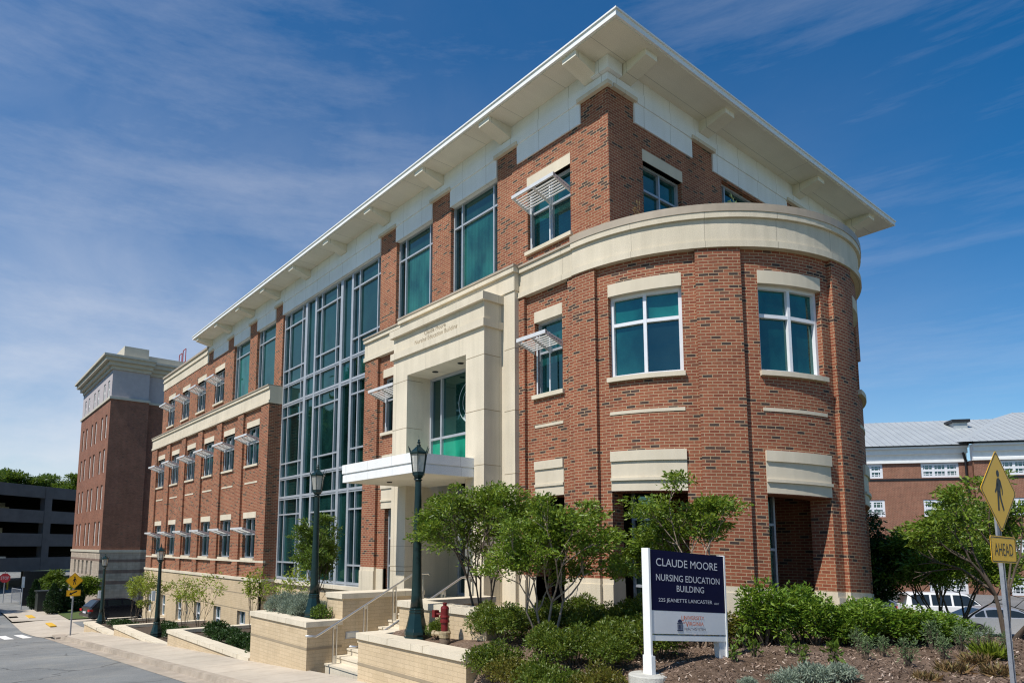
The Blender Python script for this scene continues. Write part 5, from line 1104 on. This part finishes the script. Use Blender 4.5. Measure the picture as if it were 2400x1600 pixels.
    q = MB(); q.box(xr - 0.05, xr + 0.3, -Wd / 2 + 0.03, Wd / 2 - 0.03, 0.36, 0.55); q.build('bumper', body_mat, t, bevel=0.04)
    t.location = loc; t.rotation_euler = (0, 0, rz); return t
make_car('parked_car', 'hatch', 'car_black', 'black hatchback seen from behind, entering the driveway beside the farthest lamp', (-54.4, 11.0, -5.19), R(100))
make_car('parked_car', 'suv', 'car_white', 'white off-road wagon parked behind the silver saloon and the hedge', (-12.9, 43.4, -4.21), R(34))
make_car('parked_car', 'sedan', 'car_silver', 'silver saloon car with red tail lights behind the bare multi-stemmed trunk', (-10.0, 40.0, -4.20), R(42))
make_car('parked_car', 'sedan', 'car_navy', 'dark blue car mostly hidden at the left edge of the car park', (-16.6, 43.0, -4.21), R(34))
make_car('parked_car', 'sedan', 'car_silver', 'silver saloon car at the right edge, behind the sign post', (-5.2, 45.2, -4.20), R(30))

# ================================================================== plants
def leaf_mesh(name, pts, dirs, size, mat, parent, seed, aspect=0.42, up=0.5, jitter=0.35):
    """pts (n,3), dirs (n,3): one folded leaf (two triangles sharing the midrib) per point"""
    rs = np.random.RandomState(seed); n = len(pts); pts = np.asarray(pts, float)
    d = np.asarray(dirs, float) + rs.normal(0, 0.55, (n, 3)); d /= np.linalg.norm(d, axis=1, keepdims=True) + 1e-9
    nn = rs.normal(0, 0.6, (n, 3)); nn[:, 2] += up; s = np.cross(d, nn); s /= np.linalg.norm(s, axis=1, keepdims=True) + 1e-9
    nr = np.cross(s, d); L = size * (1 + rs.uniform(-jitter, jitter, (n, 1)))
    v = np.empty((n, 4, 3)); v[:, 0] = pts; v[:, 1] = pts + d * L * 0.5 + s * L * aspect / 2 + nr * L * 0.08; v[:, 2] = pts + d * L - nr * L * 0.10; v[:, 3] = pts + d * L * 0.5 - s * L * aspect / 2 + nr * L * 0.08
    me = bpy.data.meshes.new(name); me.vertices.add(n * 4); me.vertices.foreach_set('co', v.ravel())
    f = np.empty((n, 2, 3), dtype=np.int32); b = np.arange(n) * 4
    f[:, 0] = np.stack([b, b + 1, b + 2], 1); f[:, 1] = np.stack([b, b + 2, b + 3], 1)
    me.loops.add(n * 6); me.loops.foreach_set('vertex_index', f.ravel()); me.polygons.add(n * 2); me.polygons.foreach_set('loop_start', np.arange(n * 2) * 3); me.polygons.foreach_set('loop_total', np.full(n * 2, 3))
    me.update(); me.validate(); me.materials.append(MATS[mat])
    o = bpy.data.objects.new(name, me); C.objects.link(o)
    if parent: attach(o, parent)
    return o
def make_tree(name, label, group, seed, H, Wd, nstem, leaf_mat, bark, leaves_per=34, leaf=0.085, clear=0.30, levels=3, kids=3, r0=0.03, spread=0.55, lump=0.20, cat='tree', up=0.55, skirt=0.0, flat=0.42):
    """several stems fanning from the ground, forking into twigs; leaves in separate sprays at the twig ends"""
    rnd = random.Random(seed); t = thing(name, (0, 0, 0), label, cat, group); segs = []; tips = []
    def grow(p, d, L, r, lev):
        n = 3; pts = [p]; q = Vector(p); dd = Vector(d)
        for i in range(n):
            dd = (dd + Vector((rnd.gauss(0, .13), rnd.gauss(0, .13), rnd.gauss(0.03, .08)))).normalized(); q = q + dd * (L / n); pts.append(q.copy())
            if lev >= 2 and i >= 1: tips.append((q.copy(), dd.copy(), 0.75))
        segs.append((pts, [r * (1 - 0.40 * i / n) for i in range(n + 1)]))
        if lev == levels: tips.append((q.copy(), dd.copy(), 1.0)); return
        for k in range(kids if lev else kids):
            a = rnd.uniform(0, 2 * PI); tilt = rnd.uniform(0.30, 0.85) * spread * 1.6
            side_ = dd.orthogonal().normalized(); side_.rotate(Matrix.Rotation(a, 3, dd)); nd = (dd * math.cos(tilt) + side_ * math.sin(tilt)).normalized()
            start = pts[-1] if k else pts[-1]; grow(start, nd, L * rnd.uniform(0.60, 0.88), r * 0.60, lev + 1)
    for k in range(nstem):
        a = 2 * PI * (k + rnd.uniform(-.3, .3)) / nstem; tilt = rnd.uniform(0.10, 0.42) if nstem > 1 else 0.04
        grow(Vector((0.05 * math.cos(a), 0.05 * math.sin(a), -0.15)), Vector((math.sin(tilt) * math.cos(a), math.sin(tilt) * math.sin(a), math.cos(tilt))), clear * H * rnd.uniform(0.9, 1.25), r0 * rnd.uniform(0.75, 1.1), 0)
    top = max(p.z for p, d, w in tips); wid = max(max(abs(p.x), abs(p.y)) for p, d, w in tips)
    kz = (H - lump) / top; kx = (Wd / 2 - lump * 0.7) / wid
    tr = MB()
    for pts, rs_ in segs: tr.tube([(p.x * kx, p.y * kx, p.z * kz) for p in pts], rs_, 6, cap=False)
    tr.build('trunk', bark, t, smooth=True)
    rs = np.random.RandomState(seed + 9); P = []; D = []
    for p, d, w in tips:
        c = np.array((p.x * kx, p.y * kx, p.z * kz))
        if c[2] < skirt * H: continue
        m = int(leaves_per * w * rnd.uniform(0.5, 1.4)); rad = lump * rnd.uniform(0.6, 1.25)
        off = rs.normal(0, 1, (m, 3)); off /= np.linalg.norm(off, axis=1, keepdims=True); off *= rad * rs.uniform(0.15, 1, (m, 1)) ** 0.6; off[:, 2] *= flat
        P.append(c + off); out = off / rad + np.array((c[0], c[1], 0.3)) * (0.5 / max(0.4, np.hypot(c[0], c[1]))); D.append(out)
    leaf_mesh('crown', np.concatenate(P), np.concatenate(D), leaf, leaf_mat, t, seed + 3, up=up)
    return t
def place(t, loc, rz=0.0, sc=1.0):
    t.location = loc; t.rotation_euler = (0, 0, rz); t.scale = (sc, sc, sc); return t
G1 = 'multi-stemmed young trees before the facade'
place(make_tree('young_tree', 'bushy young tree standing behind the second green lamp, before the curtain wall', G1, 11, 3.0, 2.3, 4, 'leaf_mid', 'bark_dark', leaves_per=40, leaf=0.085, lump=0.22, skirt=0.30), (-18.2, 8.75, -1.95))
place(make_tree('young_tree', 'young tree beside the red standpipe, left of the pale-stemmed one', G1, 21, 3.2, 3.0, 5, 'leaf_bright', 'bark_dark', leaves_per=40, leaf=0.08, lump=0.24, skirt=0.22), (-10.85, 8.9, -1.72), 0.4)
place(make_tree('young_tree', 'young tree with pale bare forked stems rising out of the shrub bed', G1, 34, 2.8, 2.75, 4, 'leaf_bright', 'bark_pale', leaves_per=42, leaf=0.08, lump=0.24, skirt=0.22), (-8.55, 8.42, -1.72), 1.2)
place(make_tree('young_tree', 'bright green layered young tree directly behind the name sign', G1, 47, 3.1, 3.5, 3, 'leaf_bright', 'bark_pale', leaves_per=48, leaf=0.08, lump=0.23, clear=0.34, skirt=0.30, flat=0.36), (-6.62, 10.15, -1.66), 2.0)
place(make_tree('street_tree', 'broad tree with several bare trunks beside the AHEAD sign post', None, 55, 3.35, 3.3, 3, 'leaf_bright', 'bark_dark', leaves_per=46, leaf=0.09, lump=0.27, clear=0.46, r0=0.055, skirt=0.52), (-3.72, 15.4, -1.72), 0.3)
place(make_tree('street_tree', 'dense green tree overhanging the parked white wagon', None, 63, 6.1, 5.3, 4, 'leaf_bright', 'bark_dark', leaves_per=95, leaf=0.13, lump=0.46, clear=0.34, r0=0.06, skirt=0.50), (-7.6, 25.6, -4.2), 0.9)
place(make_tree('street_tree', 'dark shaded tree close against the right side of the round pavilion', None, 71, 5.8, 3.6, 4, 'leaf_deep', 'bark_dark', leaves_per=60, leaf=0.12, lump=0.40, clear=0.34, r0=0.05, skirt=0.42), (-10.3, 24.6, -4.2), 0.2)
place(make_tree('street_tree', 'light green tree rising behind the diamond sign at the right edge', None, 83, 6.3, 4.2, 3, 'leaf_bright', 'bark_dark', leaves_per=60, leaf=0.12, lump=0.40, clear=0.36, r0=0.06, skirt=0.5), (-2.9, 24.4, -4.0), 0.5)
G2 = 'thin yellow-leaved saplings in the low planters'
for k, (p, h, w, sd, lab) in enumerate((((-21.3, 9.2, -3.25), 2.75, 1.7, 101, 'sparse sapling with yellow green leaves, nearest to the silvery shrubs'), ((-23.6, 9.0, -3.25), 2.55, 1.6, 107, 'sparse yellow green sapling left of the one by the silvery shrubs'),
        ((-29.6, 9.1, -3.9), 2.9, 1.9, 113, 'sparse yellow green sapling right of the third green lamp'), ((-32.6, 9.3, -3.9), 2.7, 1.8, 127, 'sparse yellow green sapling just left of the third green lamp'), ((-38.6, 9.2, -4.4), 3.1, 2.9, 131, 'bushy yellow green sapling right of the farthest green lamp'), ((-41.3, 9.2, -4.4), 2.7, 2.2, 137, 'yellow green sapling right against the farthest green lamp'))):
    place(make_tree('sapling', lab, G2, sd, h, w, 5, 'leaf_young', 'bark_dark', leaves_per=13 if k < 4 else 30, leaf=0.115, lump=0.24, clear=0.40, levels=2, kids=2, r0=0.018, spread=0.40, flat=0.8, skirt=0.2), p, k)

def make_shrub(name, label, group, seed, rx_, ry_, h, n, leaf, mat, rough=0.22, aspect=0.45, stems=True, cat='shrub', up=0.5):
    t = thing(name, (0, 0, 0), label, cat, group); rs = np.random.RandomState(seed)
    nl = 26; a = rs.uniform(0, 2 * PI, nl); rr = np.sqrt(rs.uniform(0, 1, nl)) * 0.72; lc = np.stack([rr * np.cos(a) * rx_, rr * np.sin(a) * ry_, (1 - rr ** 2 * 0.75) * h * rs.uniform(0.55, 1.0, nl)], 1)
    k = rs.randint(0, nl, n); c = lc[k]; off = rs.normal(0, 1, (n, 3)); off /= np.linalg.norm(off, axis=1, keepdims=True)
    rad = np.array((rx_, ry_, h * 0.7)) * (0.26 + rough * rs.uniform(0, 0.6, (nl, 1)))[k]; p = c + off * rad * rs.uniform(0.35, 1, (n, 1)) ** 0.5; p[:, 2] = np.abs(p[:, 2]) * 0.98 + 0.01
    leaf_mesh('foliage', p, off + np.array((0, 0, 0.45)), leaf, mat, t, seed + 1, aspect, up)
    if stems:
        s = MB()
        for i in range(0, nl, 2): s.tube([(lc[i][0] * 0.1, lc[i][1] * 0.1, -0.05), (lc[i][0] * 0.6, lc[i][1] * 0.6, lc[i][2] * 0.5), tuple(lc[i])], [0.012, 0.009, 0.004], 5)
        s.build('stem', 'bark_dark', t)
    return t
G3 = 'low rounded shrubs between the retaining wall and the name sign'
L3 = 'low rounded green shrub in the massed bed between the retaining wall and the name sign'
shA = make_shrub('mound_shrub', L3, G3, 201, 0.44, 0.44, 0.62, 4200, 0.048, 'leaf_shrub', rough=0.3); shB = make_shrub('mound_shrub', L3, G3, 202, 0.50, 0.42, 0.55, 4200, 0.048, 'leaf_shrub', rough=0.3); shC = make_shrub('mound_shrub', L3, G3, 203, 0.46, 0.42, 0.52, 3800, 0.045, 'leaf_olive', rough=0.3)
rnd = random.Random(77)
spots = [(-8.75, 7.42, 1), (-8.15, 7.30, 2), (-7.55, 7.25, 0), (-6.95, 7.22, 1), (-6.45, 7.35, 2), (-9.25, 8.05, 0), (-8.0, 7.85, 0), (-7.3, 7.8, 1), (-6.7, 7.85, 0), (-9.65, 8.75, 1), (-9.1, 9.35, 0), (-8.3, 9.25, 1), (-7.6, 8.9, 0), (-7.0, 8.5, 1), (-6.35, 8.6, 0),
         (-8.6, 10.1, 1), (-7.8, 10.0, 0), (-7.1, 9.6, 1), (-9.4, 10.3, 0), (-10.0, 9.9, 1), (-8.1, 10.75, 0), (-7.3, 10.7, 1), (-11.1, 7.95, 0), (-10.0, 8.25, 0)]
used = [0, 0, 0]
for x, y, k in spots:
    src = (shA, shB, shC)[k]; z = bedz(x, y) if x > -9 and y > 7.2 else max(bedz(x, y), -1.9)
    sc = rnd.uniform(0.88, 1.15); s3 = (sc, sc, sc * rnd.uniform(0.85, 1.1))
    if x < -11: s3 = (0.6, 0.6, 0.6)
    if not used[k]: used[k] = 1; src.location = (x, y, z - 0.02); src.scale = s3; src.rotation_euler = (0, 0, rnd.uniform(0, 6))
    else: dup(src, (x, y, z - 0.02), rnd.uniform(0, 6), s3)
G4 = 'tall leafy shrubs at the foot of the round pavilion'
L4 = 'tall leafy green shrub massed at the foot of the round brick pavilion'
tA = make_shrub('tall_shrub', L4, G4, 211, 0.40, 0.40, 1.0, 2300, 0.085, 'leaf_big', rough=0.4, aspect=0.36); tB = make_shrub('tall_shrub', L4, G4, 212, 0.45, 0.42, 0.85, 2600, 0.062, 'leaf_olive', rough=0.3); tC = make_shrub('tall_shrub', L4, G4, 213, 0.40, 0.40, 1.05, 2300, 0.075, 'leaf_big', rough=0.35)
spots = [(-6.15, 10.9, 1), (-5.75, 10.55, 0), (-6.1, 11.6, 1), (-5.45, 11.2, 2), (-5.35, 11.9, 1), (-5.05, 11.55, 0), (-4.95, 12.3, 2), (-4.55, 12.2, 0), (-4.5, 12.9, 1), (-5.0, 13.1, 1), (-4.1, 12.8, 2), (-4.0, 13.4, 0), (-4.5, 13.8, 1), (-4.6, 14.6, 1), (-4.9, 15.2, 1), (-5.2, 12.6, 1), (-4.9, 13.9, 1), (-5.55, 12.5, 2), (-6.4, 10.3, 1), (-5.6, 10.75, 2), (-5.2, 11.15, 0), (-4.75, 11.75, 0), (-4.25, 12.4, 0), (-4.7, 12.6, 1), (-4.15, 13.2, 2)]
used = [0, 0, 0]
for x, y, k in spots:
    src = (tA, tB, tC)[k]; sc = rnd.uniform(0.8, 1.12); s3 = (sc, sc, sc * rnd.uniform(0.72, 1.22) * (0.46 if y > 12.35 else 0.74)); z = bedz(x, y) - 0.02
    if not used[k]: used[k] = 1; src.location = (x, y, z); src.scale = s3; src.rotation_euler = (0, 0, rnd.uniform(0, 6))
    else: dup(src, (x, y, z), rnd.uniform(0, 6), s3)
# silvery mound in the planter beside the second lamp
G5 = 'silvery shrubs on top of the wall left of the stairs'
s0 = make_shrub('silver_shrub', 'feathery silver green shrub spilling over the wall top left of the stairs', G5, 221, 0.62, 0.5, 0.55, 5200, 0.07, 'leaf_silver', aspect=0.16, rough=0.3)
s0.location = (-18.35, 7.85, -1.92)
for x, y, sc in ((-17.75, 8.0, 0.9), (-17.2, 7.95, 0.95), (-16.95, 8.5, 0.7), (-18.5, 8.5, 0.95)): dup(s0, (x, y, -1.92), x * 7, sc)
dk = make_shrub('mound_shrub', 'small dark green shrub between the second lamp and the stair wall', None, 231, 0.3, 0.3, 0.4, 900, 0.06, 'leaf_mid'); dk.location = (-16.0, 7.85, -1.92)
# ground cover in the low planters
G6 = 'dark low shrubs filling the low planters'
d0 = make_shrub('low_shrub', 'low dark green shrub filling the low planters under the saplings', G6, 241, 0.55, 0.5, 0.42, 1500, 0.085, 'leaf_deep'); d0.location = (-19.9, 7.95, -3.25)
for x in [-19.3, -20.4, -20.9, -21.6, -22.0, -22.7, -23.2, -24.1, -24.8, -25.6]: dup(d0, (x, 8.0 + rnd.uniform(0, .9), -3.25), rnd.uniform(0, 6), rnd.uniform(0.75, 1.1))
for x in [-19.6, -20.8, -22.3, -23.6]: dup(d0, (x, 9.6 + rnd.uniform(0, .9), -3.25), rnd.uniform(0, 6), rnd.uniform(0.8, 1.1))
for x in [-28.0, -29.0, -30.0, -30.9, -32.2, -33.1]: dup(d0, (x, 8.1 + rnd.uniform(0, .6), -3.9), rnd.uniform(0, 6), rnd.uniform(0.8, 1.15))
for x in [-37.5, -38.5, -39.6, -40.6, -41.6]: dup(d0, (x, 8.2 + rnd.uniform(0, .6), -4.38), rnd.uniform(0, 6), rnd.uniform(0.8, 1.1))
# sage plants, tufts and seedlings in the mulch
G7 = 'small sage green plants in the mulch'
g0 = make_shrub('sage_plant', 'small upright sage green plant growing alone in the mulch', G7, 251, 0.14, 0.14, 0.40, 300, 0.05, 'leaf_sage', rough=0.5, aspect=0.22, up=0.1, cat='plant'); first = True
for x, y, sc in ((-4.27, 10.63, 0.85), (-4.24, 11.14, 0.8), (-3.79, 10.79, 1.0), (-3.9, 12.15, 1.15), (-3.59, 11.56, 0.85), (-3.58, 12.3, 1.0), (-3.56, 13.0, 0.8), (-3.57, 13.63, 0.9), (-3.28, 13.36, 0.75), (-4.67, 11.36, 0.9)):
    if first: g0.location = (x, y, bedz(x, y)); g0.scale = (sc,) * 3; first = False
    else: dup(g0, (x, y, bedz(x, y)), x * 9, sc)
G8 = 'tiny broad-leaved seedlings in the mulch'
e0 = make_shrub('seedling', 'tiny green seedling in the mulch right of the name sign', G8, 261, 0.09, 0.09, 0.22, 60, 0.075, 'leaf_mid', rough=0.5, cat='plant'); first = True
for x, y, sc in ((-5.36, 9.52, 1.2), (-5.05, 9.93, 1.0), (-4.33, 9.74, 1.3), (-5.39, 9.03, 0.9), (-4.95, 9.99, 0.7), (-4.86, 10.05, 0.6), (-4.65, 9.54, 0.6), (-5.9, 10.2, 1.4)):
    if first: e0.location = (x, y, bedz(x, y)); first = False
    else: dup(e0, (x, y, bedz(x, y)), x * 9, sc)
def make_tuft(label, seed, mat, n, h, grp):
    rs = np.random.RandomState(seed); t = thing('grass_tuft', (0, 0, 0), label, 'grass tuft', grp); a = rs.uniform(0, 2 * PI, n); r = np.sqrt(rs.uniform(0, 1, n)) * 0.14
    p = np.stack([r * np.cos(a), r * np.sin(a), np.zeros(n)], 1); d = np.stack([np.cos(a) * 0.5, np.sin(a) * 0.5, np.ones(n)], 1); leaf_mesh('blades', p, d, h, mat, t, seed, 0.045, 0.2); return t
tf = make_tuft('fine green grass tuft in the mulch left of the AHEAD sign post', 271, 'leaf_young', 260, 0.22, None); tf.location = (-3.11, 11.94, bedz(-3.11, 11.94))
t2 = make_tuft('dry brown grass tuft in the mulch', 273, 'leaf_straw', 170, 0.15, 'dry brown grass tufts in the mulch'); t2.location = (-3.16, 11.44, bedz(-3.16, 11.44))
for x, y, sc in ((-3.25, 10.81, 1.1), (-2.77, 10.84, 1.0), (-3.29, 9.95, 0.8)): dup(t2, (x, y, bedz(x, y)), x * 5, sc)
G9 = 'pale silver artemisia mounds at the lower edge of the mulch'
a0 = make_shrub('artemisia', 'pale silver feathery mound at the lower edge of the mulch', G9, 281, 0.36, 0.3, 0.24, 1700, 0.06, 'leaf_silver', aspect=0.2, rough=0.3); a0.location = (-4.15, 8.62, bedz(-4.15, 8.62))
for x, y, sc in ((-3.93, 9.02, 0.8), (-4.62, 7.98, 0.5), (-4.35, 8.4, 0.7)): dup(a0, (x, y, bedz(x, y)), x * 3, sc)
# rooftop weeds on the round terrace
w1 = make_shrub('terrace_plant', 'dry brown seed stalks growing at the terrace edge, left', None, 291, 0.10, 0.10, 0.75, 130, 0.07, 'leaf_straw', rough=0.6, aspect=0.2, cat='plant', up=0.1); w1.location = (-9.05, 11.9, 6.9)
w2 = make_shrub('terrace_plant', 'pale green spiky plant growing on the terrace behind the parapet', None, 293, 0.12, 0.12, 0.75, 160, 0.10, 'leaf_sage', rough=0.5, aspect=0.18, cat='plant', up=0.1); w2.location = (-7.6, 13.4, 6.95)
# columnar cypresses and trees by the garage
def cypress(loc, h, r, label):
    t = thing('columnar_cypress', (0, 0, 0), label, 'tree', 'narrow dark cypresses by the driveway'); rs = np.random.RandomState(int(h * 100)); n = 3600; z = rs.uniform(0, 1, n); a = rs.uniform(0, 2 * PI, n)
    rr = r * np.minimum(1, (z + 0.05) * 6) * (1 - z ** 2.2) * rs.uniform(0.75, 1.1, n) * (1 + 0.15 * np.sin(a * 3 + z * 20)); p = np.stack([rr * np.cos(a), rr * np.sin(a), z * h], 1)
    leaf_mesh('foliage', p, np.stack([np.cos(a) * 0.4, np.sin(a) * 0.4, np.ones(n)], 1), 0.16, 'leaf_cypress', t, 5, 0.5); q = MB(); q.tube([(0, 0, -0.2), (0, 0, h * 0.8)], [0.07, 0.02], 6); q.build('trunk', 'bark_dark', t); t.location = loc
cypress((-61.6, 7.9, -5.2), 2.2, 0.55, 'broadest narrow cypress, directly beside the dark cabinet'); cypress((-62.2, 8.7, -5.2), 1.9, 0.42, 'smaller narrow cypress just behind the pedestrian sign post'); cypress((-62.8, 9.75, -5.2), 2.2, 0.42, 'narrow cypress standing beside the black car'); cypress((-67.2, 7.3, -5.2), 2.3, 0.45, 'narrow cypress left of the dark cabinet, half hidden by it')
place(make_tree('garden_tree', 'round green tree behind the dark cabinet', None, 301, 3.3, 3.0, 3, 'leaf_mid', 'bark_dark', leaves_per=60, leaf=0.22, lump=0.55, clear=0.3, r0=0.07), (-71.3, 8.9, -5.2))
place(make_tree('garden_tree', 'light green tree behind the far pedestrian sign, against the stone base', None, 307, 3.0, 2.6, 3, 'leaf_bright', 'bark_dark', leaves_per=50, leaf=0.2, lump=0.5, clear=0.3, r0=0.06), (-64.2, 10.3, -5.2))
def big_tree(label, seed, loc, H, Wd, grp):
    return place(make_tree('broadleaf_tree', label, grp, seed, H, Wd, 1, 'leaf_mid', 'bark_dark', leaves_per=95, leaf=0.55, lump=1.5, clear=0.28, levels=4, kids=4, r0=0.35, spread=0.6), loc, seed)
b1 = big_tree('large round tree rising behind the left half of the garage roof', 311, (-168, 15.5, -6), 22.3, 19, 'large trees behind the garage')
dup(b1, (-164, 20.5, -6), 2.0, 0.97, 'large round tree behind the middle of the garage roof'); dup(b1, (-160, 25.5, -6), 4.0, 0.95, 'large round tree behind the garage, touching the tall residence'); dup(b1, (-174, 9, -6), 1.0, 1.02, 'large tree at the far left edge behind the garage roof')
# trees across the street, seen only as reflections in the curtain wall
for k, (x, y) in enumerate(((-66, -16), (-79, -15.5), (-92, -16), (-50, -19))): dup(b1, (x, y, -5.2), k * 1.7, (0.95, 0.95, 1.18 - 0.10 * (k % 2)), 'tall leafy tree across the street, mirrored in the glass wall', 'trees across the street')
